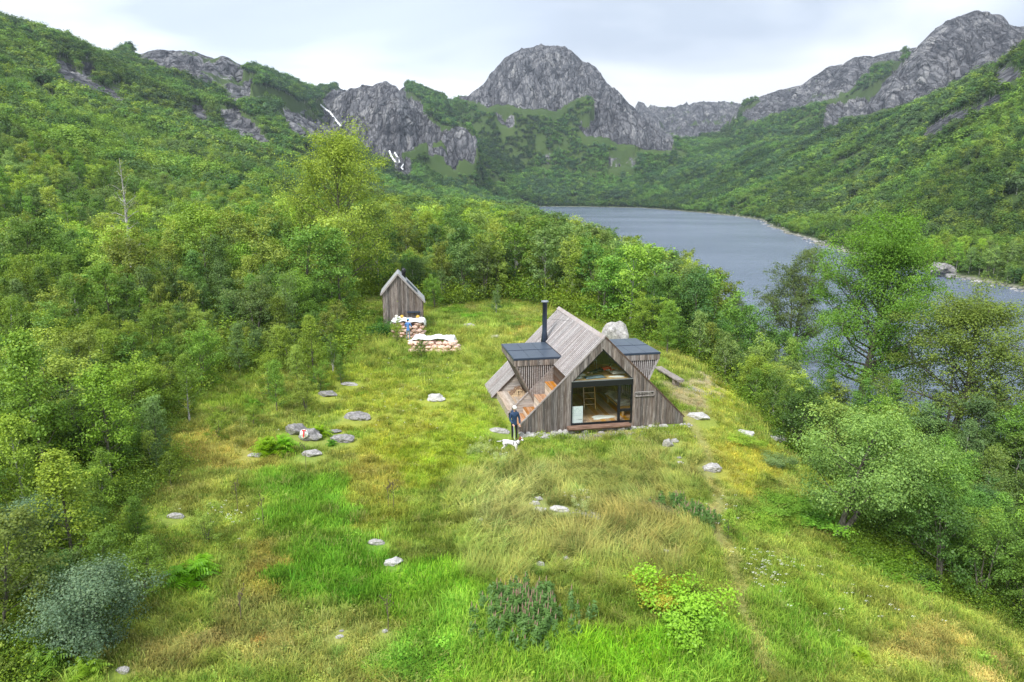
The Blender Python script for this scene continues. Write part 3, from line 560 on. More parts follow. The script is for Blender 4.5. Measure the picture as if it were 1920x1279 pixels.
treekind('feather', M_BARK, seed=18, Ht=8., R=2.4, nb=18, nl=3600, ls=.14, cb=.35, cl=.16, up=(25, 65), tw=.014, sub=5)
treekind('deadtree', M_BARK, seed=19, Ht=5., R=1.5, nb=12, nl=0, cb=.35, up=(20, 60), tw=.02, sub=3, bare=1., wig=.06)
TAKEN = []
def foot(u, v):
    x, y, z = hit(u, v); return x, y, z
def feature(key, u, v, h, label, name='birch_tree', keep=1.5, **k):
    x, y, z = foot(u, v); TAKEN.append((x, y, keep)); return place_tree(key, x, y, h, label, name, z=z, **k)
FEAT = [
 ('broad',650,566,14.3,'tall spreading pale green tree standing alone behind and left of the small shed','broadleaf_tree',dict(tint=(0.285,0.375,0.053),keep=6,rz=1.)),
 ('slender',254,556,13.,'tall half dead birch with bare white trunk and grey twigs rising from the wood','birch_tree',dict(tint=(0.210,0.300,0.060),keep=3.)),
 ('airy',1478,705,12.4,'slim dark olive tree at the lake edge left of the largest lakeside tree','alder_tree',dict(tint=(0.128,0.188,0.053),keep=3,wide=.95)),
 ('lakeside',1605,800,13.6,'largest lakeside tree with thick pale trunk and bright green upper crown','alder_tree',dict(tint=(0.150,0.323,0.038),keep=5,wide=.92,rz=.1)),
 ('gnarled',1790,850,8.9,'olive lakeside tree with crooked pale limbs right of the largest tree','alder_tree',dict(tint=(0.173,0.247,0.045),keep=4,rz=.5,wide=1.15)),
 ('deadtree',1772,850,6.8,'bare grey dead stem with broken limbs before the olive lakeside tree','dead_tree',dict(keep=1,rz=1.)),
 ('airy',1385,662,6.,'small open tree on the slope against the water behind the bench','alder_tree',dict(tint=(0.128,0.210,0.060),keep=2)),
 ('feather',1283,640,8.8,'thin feathery tree with sparse top showing against the lake','aspen_tree',dict(tint=(0.180,0.255,0.075),keep=2)),
 ('airy',1230,600,6.5,'rounded grey olive tree just left of the thin feathery one','alder_tree',dict(tint=(0.180,0.225,0.068),keep=2)),
 ('willow',1570,1008,4.9,'leaning bright green willow with forked trunk on the meadow edge','willow_tree',dict(tint=(0.225,0.375,0.090),keep=3.0,rz=-.25)),
 ('birch0',1762,1050,3.5,'small yellow green birch with pink stem right of the leaning willow','birch_tree',dict(tint=(0.195,0.330,0.030),keep=1.3)),
 ('bushy1',1880,1040,4.2,'dark leafy bush at the right edge behind the small birch','bush',dict(tint=(0.150,0.255,0.060),keep=2.,cat='bush')),
 ('birch0',92,925,6.1,'tall round crowned birch near the left edge with white stem foot','birch_tree',dict(tint=(0.210,0.345,0.045),keep=1.5)),
 ('birch2',212,915,4.9,'birch with twin dark stems between the tall left one and the meadow','birch_tree',dict(tint=(0.225,0.360,0.038),keep=1.3)),
 ('birch4',145,1085,4.,'broad yellow tipped birch standing above the blue grey willow bushes','birch_tree',dict(tint=(0.255,0.330,0.038),keep=1.4,wide=1.15)),
 ('greywillow',160,1222,2.15,'silvery blue green willow bush nearest the bottom left corner','willow_bush',dict(tint=(.15,.24,.14),keep=1.8,wide=1.1,cat='bush')),
 ('greywillow',52,1062,2.0,'smaller silvery willow bush half hidden at the left edge','willow_bush',dict(tint=(.15,.24,.145),keep=1.4,cat='bush')),
 ('bushy0',10,1200,3.2,'olive bush filling the bottom left edge before the silvery willow','bush',dict(tint=(0.180,0.240,0.053),keep=1.3,cat='bush')),
 ('birch3',470,905-70,1.,'',None,None)]
for f_ in FEAT:
    if f_[5] is None: continue
    feature(f_[0], f_[1], f_[2], f_[3], f_[4], f_[5], **f_[6])
# edge trees and saplings along the left of the meadow
EDGE = [('bushy2',285,795,2.9,'rounded birch bush on the left meadow rim below the dark wood'),('birch1',355,790,3.4,'upright dense birch at the rim between two lighter bushes'),('birch0',450,705,3.3,'small open birch standing alone in grass beneath the dark wood'),
 ('bushy3',410,822,1.6,'low pale leafed shrub left of the big fern'),('birch2',520,772,2.9,'young birch with dark stem above the painted rock'),('bushy1',575,775,2.,'spreading yellow green shrub behind the painted rock'),
 ('birch4',590,720,4.3,'tall light birch at the tip of the wood nearest the sacks'),('birch3',625,700,2.6,'slim sapling birch at the far right end of the left wood'),('bushy0',545,700,3.,'bushy birch second from the tip of the left wood'),
 ('bushy2',380,730,3.4,'leafy birch clump set back in the left wood edge'),('sap0',297,900,1.6,'thin dark sapling left of a matching one in dry grass'),('sap1',322,915,1.5,'thin dark sapling right of a matching one in dry grass'),
 ('bushy1',270,1130,1.9,'pale flowering shrub between the birch and the fern clump'),('bushy3',390,1020,1.4,'low leafy shrub above the fern clump in dry grass'),('sap2',1365,1010,1.2,'sapling beside the muddy hollow in the path'),
 ('bushy0',1440,700,3.4,'light green birch bush on the slope right of the bench'),('birch1',1490,800,4.,'light green birch with pinkish stem on the slope above the lake'),('bushy2',1530,840,2.2,'grey green bush low on the slope near the water'),
 ('bushy3',1350,690,3.,'bright bush just behind the right end of the bench'),('bushy1',1210,640,4.,'bright yellow green birch bush right behind the large boulder'),('birch0',1250,665,4.2,'leafy birch bush between the boulder and the bench'),
 ('bushy2',1310,672,4.3,'dense mid green bush behind the bench top'),('bushy0',690,625,1.5,'low round yellow green bush left of the shed'),('bushy1',790,672,1.4,'small yellow green bush in front of the long sack pile'),('bushy3',745,645,1.9,'scraggly pale bush before the stacked sacks'),
 ('bushy2',815,578,3.2,'round bright bush against the right wall of the shed'),('birch3',930,590,3.,'light green sapling clump behind the meadow middle'),('bushy1',630,655,2.4,'round bush in grass off the tip of the left wood'),('bushy3',600,735,1.8,'low bush in front of the tip of the left wood'),('birch2',560,735,2.9,'birch bush below the tip of the left wood'),('bushy0',505,745,2.3,'dense bush between two young birches'),('birch4',640,720,1.9,'small bush nearest the open grass off the wood tip'),('bushy2',475,800,1.2,'tiny round shrub left of the big fern'),('sap1',1585,1230,.5,'')]
for i, (k, u, v, h, lab) in enumerate(EDGE):
    if not lab: continue
    nm = 'birch_tree' if k.startswith('birch') else 'sapling' if k.startswith('sap') else 'bush'
    t = TINTS[[0, 1, 5, 0, 1, 3, 0, 2][i % 8]]; feature(k, u, v, h, lab, nm, keep=.9, tint=np.array(t)*(.65 if k.startswith('sap') and u < 400 else 1.), cat='tree' if nm != 'bush' else 'bush')
# ---- the woods: single trees out to where they stay distinct, in order of how large they show
r_ = np.random.default_rng(55); cand = []
tries = 26000; S_ = r_.uniform(-1.0, .98, tries); Rr = np.exp(r_.uniform(math.log(12), math.log(190), tries)); X_ = S_*Rr; Y_ = Rr
wd = woodness(X_, Y_); Zt, Rk, Sd, _ = terrain(X_, Y_, True)
ok = (wd > .75) & (Sd > .8) & (Rk < .3) & (S_ < .98); X_, Y_, Zt, Sd = X_[ok], Y_[ok], Zt[ok], Sd[ok]
cell = {}
def freeat(x, y, d):
    cx, cy = int(x//4), int(y//4)
    for i in (-1, 0, 1):
        for j in (-1, 0, 1):
            for (a, b, e) in cell.get((cx+i, cy+j), ()):
                if (a-x)**2+(b-y)**2 < (.5*(d+e))**2: return False
    return True
TK = np.array(TAKEN)
for x, y, z, sd_ in zip(X_, Y_, Zt, Sd):
    rg = math.hypot(x, y)
    if ((TK[:, 0]-x)**2+(TK[:, 1]-y)**2 < TK[:, 2]**2).any(): continue
    edge = woodness(np.array([x*.96]), np.array([y*.96]))[0] < .5
    rightside = x > 6 and y < 75
    h = r_.uniform(2.5, 4.4) if rg < 50 else r_.uniform(3.2, 5.2) if rg < 62 else r_.uniform(4.2, 7.2)
    if rg < 62 and x < 0:
        e_ = min(woodness(np.array([x+a_]), np.array([y+b_]))[0] for a_, b_ in ((2.6, 0), (0, -2.6), (2., -2.), (0, 2.6)))
        if e_ < .5: h *= r_.uniform(.45, .75)
    if rightside: h = r_.uniform(2.6, 4.4) if x < 24 else r_.uniform(3.2, 5)
    if 60 < rg < 140 and -30 < x < 30: h = r_.uniform(5.5, 8.5)
    if vn(np.array([x*.09]), np.array([y*.09]), 202)[0] < .27: h *= .5
    d = h*.33
    if rightside and x > 24 and r_.uniform() < .25: continue
    if not freeat(x, y, d): continue
    cell.setdefault((int(x//4), int(y//4)), []).append((x, y, d)); cand.append((h/rg, x, y, z, h))
cand.sort(reverse=True)
print('wood trees', len(cand))
def inview(x, y, z, pad=80):
    u, v = to_px(x, y, z+2.); return -pad < u < 1920+pad and -60 < v < 1279+260
ind = [c for c in cand if inview(c[1], c[2], c[3])][:268]; rest = [c for c in cand if c not in set(ind)]
LOOKS = {0:'yellow green',1:'fresh green',2:'deep green',3:'pale lime',4:'dark green',5:'grey green',6:'olive green'}
WHERE = lambda x, y: ('in the dense wood left of the meadow', 'trees of the left wood') if x < -8 and y < 62 else ('on the steep bank between meadow and lake', 'trees on the lake bank') if x > 6 and y < 75 else ('in the wood behind the small shed', 'trees of the wood behind the shed') if x < 2 else ('in the wood behind the cabin and boulder', 'trees of the wood behind the cabin')
MARKS = [(254,560,'the half dead white birch','left wood'),(650,566,'the tall spreading tree','left wood'),(757,600,'the small shed','wood behind the shed'),(92,900,'the tall round birch at the left edge','left wood'),(160,1160,'the silvery willow bush','left wood'),
 (355,780,'the bushes on the left meadow rim','left wood'),(500,690,'the young birches above the painted rock','left wood'),(600,640,'the tip of the left wood','left wood'),(60,640,'the darkest part of the left wood','left wood'),(300,650,'the dark middle of the left wood','left wood'),(420,560,'the hollow of the left wood','left wood'),
 (900,560,'the far meadow','wood behind the shed'),(1040,560,'the cabin chimney','wood behind the cabin'),(1140,600,'the boulder behind the cabin','wood behind the cabin'),(1283,600,'the thin feathery tree','wood behind the cabin'),(1260,690,'the long bench','lake bank'),
 (1385,650,'the small open tree','lake bank'),(1478,700,'the slim olive tree','lake bank'),(1605,790,'the largest lakeside tree','lake bank'),(1790,840,'the crooked olive tree','lake bank'),(1600,960,'the leaning willow','lake bank'),(1762,1040,'the small birch with pink stem','lake bank'),(1880,1000,'the dark bush at the right edge','lake bank'),(120,520,'the pale trees on the left slope','left wood'),(420,450,'the middle of the left wood','left wood'),(1020,470,'the lake end of the far wood','wood behind the cabin')]
def WHERE2(x, y, z):
    u, v = to_px(x, y, z); a = min(MARKS, key=lambda m: ((m[0]-u)/1.3)**2+((m[1]-v)*1.6)**2); du, dv = u-a[0], v-a[1]
    rel = ('left of' if du < 0 else 'right of') if abs(du) > abs(dv)*1.6 else ('beyond' if dv < 0 else 'before')
    far_ = ' just' if math.hypot(du, dv) < 60 else ''
    return (far_+' '+rel+' '+a[2]).strip(), 'birches of the '+a[3]
ORD = ['leftmost', 'second from left', 'third from left', 'fourth from left', 'fifth from left', 'sixth from left', 'seventh from left', 'eighth from left', 'ninth from left']
IND = []
for _, x, y, z, h in ind:
    a = tint_at(x, y, r_); ti = min(range(7), key=lambda k: sum((a[j]-TINTS[k][j])**2 for j in range(3)))
    wh, gr = WHERE2(x, y, z); size = 'low' if h < 3.2 else 'medium' if h < 5.6 else 'tall'; IND.append([x, y, z, h, a, '%s %s birch %s' % (size, LOOKS[ti], wh), gr])
_by = {}
for q in IND: _by.setdefault(q[5], []).append(q)
for lab, qs in _by.items():
    if len(qs) > 1:
        qs.sort(key=lambda q: to_px(q[0], q[1], q[2])[0])
        for i, q in enumerate(qs): q[5] = lab+', '+('rightmost' if i == len(qs)-1 else ORD[min(i, 8)])
for x, y, z, h, a, lab, gr in IND:
    if y < 62: key = ('birch%d' % r_.integers(0, 5)) if r_.uniform() < .55 else ('bushy%d' % r_.integers(0, 4))
    else: key = 'mid%d' % r_.integers(0, 5)
    if x > 6 and y < 75: a = a*np.array([.85, .95, 1.1])
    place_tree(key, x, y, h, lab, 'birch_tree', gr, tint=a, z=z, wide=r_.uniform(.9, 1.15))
# the rest of the near wood, past the number built singly
def wood_scatter(name, pts, protos, tints, label=None):
    P = np.array([(p[0], p[1], p[2]-.2) for p in pts]); h = np.array([p[3] for p in pts]); n = len(P)
    rot = np.zeros((n, 3)); rot[:, 2] = r_.uniform(0, 6.28, n); s = (h/6.)[:, None]*np.ones((1, 3))*np.stack([r_.uniform(.85, 1.2, n)]*2+[np.ones(n)], 1)
    return tag(scatter(name, P, rot, s, r_.integers(0, len(protos), n), tints, protos), label, None, None, 'stuff')
def joined(k):
    tm, cm, H0 = TREEKINDS[k]; bm = bmesh.new(); bm.from_mesh(cm); n = len(bm.faces); bm.from_mesh(tm); bm.faces.ensure_lookup_table()
    me = bpy.data.meshes.new(k+'_whole')
    for f in bm.faces[n:]: f.material_index = 1
    bm.to_mesh(me); bm.free(); me.materials.append(cm.materials[0]); me.materials.append(tm.materials[0]); return me
MIDW = [joined('mid%d' % i) for i in range(5)]
rp = [(c[1], c[2], c[3], c[4]) for c in rest]
wood_scatter('wood', rp, MIDW, np.array([tint_at(p[0], p[1], r_) for p in rp]), 'birch wood growing beyond the nearer single trees')
# far forest on both sides of the lake and up the valley
nF = 120000; nX = 170000; s = r_.uniform(-.86, .86, nF+nX); yy = np.exp(np.concatenate([r_.uniform(math.log(120), math.log(1450), nF), r_.uniform(math.log(430), math.log(1450), nX)])); x = s*yy
z, rk, sdv, top = terrain(x, yy, True)
dens = fbm(x*.012, yy*.012, 4, 301); dens2 = fbm(x*.05, yy*.05, 3, 311)
alt = sstep(150, 290, z)
p = (dens2 > .30+.25*alt) & (rk < .35+.2*(dens2 > .6)) & (sdv > 2.5) & (r_.uniform(size=len(x)) > alt*.72) & ((yy > 185) | (r_.uniform(size=len(x)) > .35)) & ~((yy < 190) & (s > -.98) & (s < .2) & (yy < 150))
p &= ~((yy < 190) & (x < 30) & (x > -190) & (woodness(x, yy) > .75) & (yy < 188))
p &= ~((x > 5) & (x < 60) & (yy < 115))
_rk2 = terrain(x*(1+14/yy), yy+14, True)[1]; p &= ~((_rk2 > .5) & (yy > 230))
# thin where crowns would pile up
area = 1.72*yy*yy/(nF/2.49+nX/1.215*(yy > 430)); keep = np.minimum(1, area/9.5); p &= r_.uniform(size=len(x)) < keep*1.7
x, yy, z, s, sdv = x[p], yy[p], z[p], s[p], sdv[p]; alt = alt[p]
hh = r_.uniform(3.1, 5.8, len(x))*np.where(r_.uniform(size=len(x)) < .25, 1.45, 1.)*(.85+.4*fbm(x*.04, yy*.04, 3, 421))*(1-.4*alt)*np.where(yy > 600, 1.22, 1.)*np.where(sdv < 12, .75, 1)
ct = np.array([(.150,.250,.042),(.108,.205,.042),(.075,.148,.045),(.190,.280,.048),(.095,.160,.058)])[np.minimum(4, (fbm(x*.03, yy*.03, 3, 401)*2.2*5-3.2+r_.normal(size=len(x))*.9).clip(0, 4).astype(int))]*r_.uniform(.85, 1.15, (len(x), 1))
cool = sstep(250, 800, yy)[:, None];  # distance haze put into the crown tints, bluer farther off
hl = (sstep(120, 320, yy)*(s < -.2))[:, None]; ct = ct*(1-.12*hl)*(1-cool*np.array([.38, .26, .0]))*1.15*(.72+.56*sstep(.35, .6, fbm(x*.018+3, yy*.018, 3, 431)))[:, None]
pts = np.stack([x, yy, z, hh], 1); nearm = yy < 330
print('far trees', len(x))
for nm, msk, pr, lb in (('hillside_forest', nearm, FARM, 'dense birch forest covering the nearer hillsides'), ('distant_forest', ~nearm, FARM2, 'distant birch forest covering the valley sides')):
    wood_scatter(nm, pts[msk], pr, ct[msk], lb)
# undergrowth in the near woods
nU = 11000; s = r_.uniform(-1., .95, nU); yy = np.exp(r_.uniform(math.log(12), math.log(130), nU)); x = s*yy
z, rk, sdv, _ = terrain(x, yy, True); p = (woodness(x, yy) > .35) & (sdv > .4); x, yy, z = x[p], yy[p], z[p]
ct = np.array([(.15,.26,.025),(.21,.31,.03),(.13,.22,.03)])[r_.integers(0, 3, len(x))]*r_.uniform(.8, 1.2, (len(x), 1))
UND = []
for i in range(3):
    r2 = np.random.default_rng(700+i); n = 900; C = r2.normal(size=(n, 3))*np.array([.5, .5, .22])+np.array([0, 0, .35]); C[:, 2] = np.abs(C[:, 2])
    LV, LF = leaves_np(C, r2.normal(size=(n, 3))*.6+np.array([0, 0, 1.]), .07, r2); UND.append(mesh_np('undergrowth_kind%d' % i, LV, LF, [M_LEAF], False, {'lv': np.repeat(np.clip(r2.uniform(.3, .7, n)+(C[:, 2]-.35)*.5, 0, 1), 4)}))
n = len(x); rot = np.zeros((n, 3)); rot[:, 2] = r_.uniform(0, 6.28, n)
sc_ = r_.uniform(.7, 1.5, n)*np.clip(yy/32, .6, 2.2)
tag(scatter('undergrowth', np.stack([x, yy, z], 1), rot, sc_[:, None]*np.ones((1, 3)), r_.integers(0, 3, n), ct, UND), 'low leafy undergrowth between the trees', None, None, 'stuff')
# ================================================================ BUILT THINGS: materials
def mat_wood(name, dark, mid, light, sc=(26, 26, 1.6), rough=.85, var=.35, spots=.0, axis=None):
    m = newmat(name); t = NT(m); O = t.obj(); r = t.rand()
    off = t.n('ShaderNodeVectorMath', {0: O, 1: t.n('ShaderNodeCombineXYZ', {0: t.math('MULTIPLY', r, 37.), 1: t.math('MULTIPLY', r, 11.), 2: t.math('MULTIPLY', r, 23.)}).outputs[0]}, operation='ADD').outputs[0]
    n = t.noise(t.scale(off, sc), 1., 4., .6, .3); n2 = t.noise(off, 1.1, 3., .6)
    c = t.ramp(n, [(.3, dark), (.5, mid), (.7, light)]); c = t.mix(t.mapr(n2, .4, .7, 0., .5), c, t.mix(1., c, (.62, .55, .50), 'MULTIPLY'))
    if spots:
        vz = t.n('ShaderNodeTexVoronoi', {'Vector': off, 'Scale': 3.4}).outputs['Distance']; c = t.mix(t.mapr(vz, .03, .075, spots, 0.), c, (.75, .73, .70))
    c = t.n('ShaderNodeHueSaturation', {'Value': t.mapr(r, 0, 1, 1-var, 1+var), 'Saturation': t.mapr(t.math('FRACT', t.math('MULTIPLY', r, 7.3)), 0, 1, .6, 1.3), 'Color': c}).outputs[0]
    t.pbr(c, rough, t.bump(n, .006, .8), Specular_IOR_Level=.25); return m
def mat_plain(name, c, rough=.6, noise=.0, sc=4., metal=0., bump=0., **k):
    m = newmat(name); t = NT(m); cc = c
    if noise or bump:
        n = t.noise(t.obj(), sc, 4., .6); cc = t.mix(t.mapr(n, .3, .7, 0., 1.), tuple(x*(1-noise) for x in c), tuple(min(1, x*(1+noise)) for x in c)) if noise else c
        t.pbr(cc, rough, t.bump(n, bump, .8) if bump else None, Metallic=metal, **k)
    else: t.pbr(cc, rough, None, Metallic=metal, **k)
    return m
M_WALL = mat_wood('weathered_cladding', (.095, .072, .062), (.20, .17, .15), (.36, .325, .30), var=.42, spots=.55)
M_ROOFB = mat_wood('silvered_roof_boards', (.26, .23, .225), (.42, .39, .385), (.56, .53, .53), var=.2)
M_CLADH = mat_wood('grey_horizontal_cladding', (.27, .235, .215), (.43, .39, .36), (.57, .53, .49), sc=(1.6, 26, 26), var=.16)
M_CAP = mat_wood('silvered_trim', (.24, .21, .20), (.38, .35, .34), (.5, .47, .46), sc=(2, 20, 20), var=.12)
M_STEP = mat_wood('fresh_brown_boards', (.26, .11, .035), (.42, .20, .07), (.55, .30, .13), sc=(20, 1.6, 20), var=.15)
M_RISER = mat_wood('pale_boards', (.52, .42, .34), (.66, .56, .47), (.74, .66, .57), sc=(20, 1.6, 20), var=.12)
M_DECK = mat_wood('deck_boards', (.34, .25, .18), (.47, .38, .29), (.6, .50, .40), sc=(20, 1.5, 20), var=.16)
M_DARKW = mat_wood('dark_brown_boards', (.06, .04, .03), (.11, .075, .055), (.17, .12, .09), var=.2)  # a dark brown wood, the boards' own colour
M_FLOOR = mat_wood('oiled_floor', (.52, .27, .10), (.66, .36, .14), (.74, .44, .19), sc=(14, 1., 14), rough=.45, var=.1)
M_PLY = mat_wood('golden_interior_wood', (.56, .33, .13), (.70, .44, .19), (.78, .52, .26), sc=(9, 1.5, 9), rough=.6, var=.08)
M_BLACK = mat_plain('black_metal', (.012, .013, .016), .35); M_MATTE = mat_plain('dark_felt', (.02, .02, .022), .9)
M_PANEL = mat_plain('slate_roofing', (.055, .075, .105), .38, .12, 1.2, Specular_IOR_Level=.5)
M_EDGE = mat_plain('dark_blue_edge', (.03, .045, .075), .35)
def mat_glass():
    m = newmat('window_glass'); t = NT(m); tr = t.n('ShaderNodeBsdfTransparent', {'Color': (.93, .96, .95, 1)}); g = t.n('ShaderNodeBsdfGlossy', {'Color': (1, 1, 1, 1), 'Roughness': .02})
    f = t.n('ShaderNodeMath', {0: t.math('MULTIPLY', t.math('POWER', t.n('ShaderNodeLayerWeight', {'Blend': .5}).outputs['Facing'], 5.), .9), 1: .035}, operation='ADD'); t.out(t.n('ShaderNodeMixShader', {0: f.outputs[0], 1: tr, 2: g}).outputs[0]); return m
M_GLASS = mat_glass()
# ================================================================ CABIN
AP = 4.75
cab = empty('cabin', 'weathered timber cabin with steep gable, big front window and two flat roofed dormers', 'cabin', (CABX, CABY, 0), CABA)
RA = random.Random(3)
def part(name, me, parent=None, **k): return link(name, me, cab if parent is None else parent, **k)
def clip_poly(poly, a, b, c):
    """keep the side a*x+b*z<=c"""
    o = []
    for i in range(len(poly)):
        p, q = poly[i], poly[(i+1) % len(poly)]; dp = a*p[0]+b*p[1]-c; dq = a*q[0]+b*q[1]-c
        if dp <= 0: o.append(p)
        if (dp < 0) != (dq < 0) and dp != dq: t = dp/(dp-dq); o.append((p[0]+(q[0]-p[0])*t, p[1]+(q[1]-p[1])*t))
    return o
OX = -.06; OAP = 4.12; XL, XR, ZB, ZT = -1.74, 1.60, .08, 2.47
def area(p): return abs(sum(p[i][0]*p[(i+1) % len(p)][1]-p[(i+1) % len(p)][0]*p[i][1] for i in range(len(p)))/2) if len(p) > 2 else 0
# front: upright boards cut to the gable and round the opening
x = -4.52
while x < 4.5:
    w_ = RA.choice([.11, .13, .15, .17]); x1 = min(x+w_, 4.52); g = .005; rect = [(x+g, -.14+RA.uniform(-.03, .02)), (x1-g, -.14), (x1-g, 5), (x+g, 5)]
    if (x < XL < x1): x1 = XL; rect = [(x+g, -.13), (x1, -.13), (x1, 5), (x+g, 5)]
    if (x < XR < x1): x1 = XR; rect = [(x+g, -.13), (x1, -.13), (x1, 5), (x+g, 5)]
    outl = clip_poly(clip_poly(rect, 1, 1, AP-.03), -1, 1, AP-.03); pieces = [outl]
    if x1 > XL+.001 and x < XR-.001:
        mid = (x+x1)/2; s = -1 if mid < OX else 1    # upper piece stands on the opening's slope
        up = clip_poly(outl, -s, -1, -(OAP + s*OX)) if s > 0 else clip_poly(outl, 1, -1, -(OAP - OX))
        lowp = clip_poly(outl, 0, 1, ZB); pieces = [up, lowp]
    for p in pieces:
        if area(p) > .002:
            d = RA.choice([0, .012, .02]); part('plank', prism('front_plank', p, -.03-d, .0, M_WALL))
    x = x1
# sheathing behind the boards, with the opening left out
for nm, poly in (('left', [(-4.4, -.1), (XL, -.1), (XL, AP-.1+XL), (-4.4, .25)]), ('right', [(XR, -.1), (4.4, -.1), (4.4, .25), (XR, AP-.1-XR)])):
    part('sheathing', prism('sheathing', poly, .002, .06, M_MATTE))
for s in (-1, 1):
    a = AP-.1; e = XR if s > 0 else -XL; oe = (OAP-(XR-OX)) if s > 0 else (OAP-(OX-XL))
    poly = [(0, a), (s*e, a-e), (s*e, oe), (OX, OAP)]
    if s > 0: poly = poly[::-1]
    part('sheathing', prism('sheathing', poly, .002, .06, M_MATTE))
# gable trims
for s in (-1, 1):
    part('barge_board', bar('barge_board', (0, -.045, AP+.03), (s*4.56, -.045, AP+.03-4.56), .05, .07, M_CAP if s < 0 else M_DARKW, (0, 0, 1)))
# roof boards
def roof_board(y, wdt, x0, x1, s, lift, mat, nm='roof_board'):
    k = ('rb', round(wdt, 3), round(x0, 2), round(x1, 2), s, mat.name)
    if k not in CACHE:
        th = .022; sq = math.sqrt(.5); V = []
        for yy in (0, wdt):
            for xx in (x0, x1):
                for t in (0, th): V.append((s*(xx+t*sq), yy, AP-xx+t*sq))
        me = bpy.data.meshes.new(nm); me.from_pydata(V, [], [(0, 1, 3, 2), (4, 6, 7, 5), (0, 4, 5, 1), (2, 3, 7, 6), (1, 5, 7, 3), (0, 2, 6, 4)])
        bm = bmesh.new(); bm.from_mesh(me); bmesh.ops.recalc_face_normals(bm, faces=bm.faces[:]); bm.to_mesh(me); bm.free(); me.materials.append(mat); CACHE[k] = me
    sq = math.sqrt(.5); return part(nm, CACHE[k], loc=(s*lift*sq, y, lift*sq), rot=(0, 0, 0))
CACHE = {}
pitch = .208; n_ = int(9.1/pitch)
for k in range(n_+1):
    y = .0+k*pitch; yc = y+pitch/2
    for s in (-1, 1):
        if s < 0: xe = 2.02 if yc < 2.55 else 1.56 if yc < 6.25 else 4.86
        else: xe = 4.56 if (yc < 2.45 or yc > 6.25) else 1.56
        roof_board(y+.004, pitch-.012, .02, xe, s, .0 if yc < 6.25 or s > 0 else -.03, M_DARKW)  # under boards coloured dark to stand in for shade in the batten gaps
        roof_board(y+.03, .128, .03, xe-.015, s, .034 if yc < 6.25 or s > 0 else .004, M_ROOFB, 'roof_batten')
for s in (-1, 1):
    part('ridge_board', bar('ridge_board', (s*.075, -.06, AP-.01), (s*.075, 9.2, AP-.01), .22, .03, M_CAP, (s, 0, 1)))
# solid roof and wall body under the boards: inner lining in golden wood
def slab(nm, pts, y0, y1, mat): part(nm, prism(nm, pts, y0, y1, mat))
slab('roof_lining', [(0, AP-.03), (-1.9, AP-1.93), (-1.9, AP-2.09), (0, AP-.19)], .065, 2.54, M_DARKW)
slab('roof_lining', [(0, AP-.03), (-1.95, AP-1.98), (-1.95, AP-2.14), (0, AP-.19)], 2.62, 9.1, M_PLY)
slab('roof_lining', [(0, AP-.19), (2.0, AP-2.19), (2.0, AP-2.03), (0, AP-.03)], .065, 9.1, M_PLY)
slab('roof_lining', [(2.0, AP-2.19), (4.45, .14), (4.45, .28), (2.0, AP-2.03)], .065, 2.5, M_PLY)
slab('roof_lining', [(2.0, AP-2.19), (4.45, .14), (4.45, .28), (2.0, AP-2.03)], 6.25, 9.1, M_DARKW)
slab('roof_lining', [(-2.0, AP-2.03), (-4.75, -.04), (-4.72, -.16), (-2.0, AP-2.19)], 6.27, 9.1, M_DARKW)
slab('rear_wall', [(-4.7, -.15), (4.4, -.15), (4.4, .2), (0, AP-.2), (-4.6, .1)], 9.05, 9.12, M_WALL)
slab('side_wall', [(-1.86, .15), (-1.80, .15), (-1.80, 2.75), (-1.86, 2.72)], .065, 9., mat_wood('grey_inner_boards', (.16, .15, .14), (.25, .235, .22), (.33, .31, .29), sc=(20, 2, 1), var=.1))
slab('back_partition', [(-1.8, .2), (3.3, .2), (2.4, 2.1), (0, 4.5), (-1.8, 2.7)], 5.2, 5.25, M_DARKW)
# right inner side, golden
slab('inner_wall', [(1.95, .2), (1.99, .2), (1.99, 2.6), (1.95, 2.6)], .065, .6, M_PLY)
slab('inner_floor', [(-1.8, .12), (4.2, .12), (4.2, .19), (-1.8, .19)], .065, 5.2, M_FLOOR)
for k in range(14): slab('floor_board', [(-1.78+k*.255, .191), (-1.532+k*.255, .191), (-1.532+k*.255, .2), (-1.78+k*.255, .2)], .07, 5.18, M_FLOOR)
slab('loft_floor', [(-1.79, 2.32), (2.1, 2.32), (2.0, 2.5), (-1.79, 2.5)], .13, 3.1, M_PLY)
# ground frame under the cabin
slab('plinth', [(-4.3, -.3), (4.35, -.3), (4.35, -.12), (-4.3, -.12)], .1, 9., M_MATTE)
# window frame and glass
def fr(nm, x0, x1, z0, z1, y0=-.05, y1=.07): slab(nm, [(x0, z0), (x1, z0), (x1, z1), (x0, z1)], y0, y1, M_BLACK)
fr('window_frame', XL+.005, XL+.075, ZB+.005, 2.17); fr('window_frame', XR-.075, XR-.005, ZB+.005, 2.17); fr('window_frame', XL+.077, XR-.077, ZB+.005, ZB+.14); fr('transom_beam', XL+.004, XR-.004, 2.172, ZT, -.06, .1)
fr('mullion', .80, .93, ZB+.142, 2.17); fr('mullion', .932, XR-.077, .74, .86)
def pane(x0, x1, z0, z1): slab('pane', [(x0, z0), (x1, z0), (x1, z1), (x0, z1)], .01, .018, M_GLASS)
pane(XL+.077, .798, ZB+.142, 2.17); pane(.934, XR-.079, ZB+.142, .738); pane(.934, XR-.079, .862, 2.17)
slab('pane', [(OX, OAP-.03), (XL+.03, ZT+.01), (XR-.03, ZT+.01)][::-1], .01, .018, M_GLASS)
part('loft_sill', bar('loft_sill', (XL+.02, -.01, ZT+.02), (XR-.02, -.01, ZT+.02), .09, .035, mat_plain('grey_metal_sill', (.35, .37, .40), .35, metal=.6)))
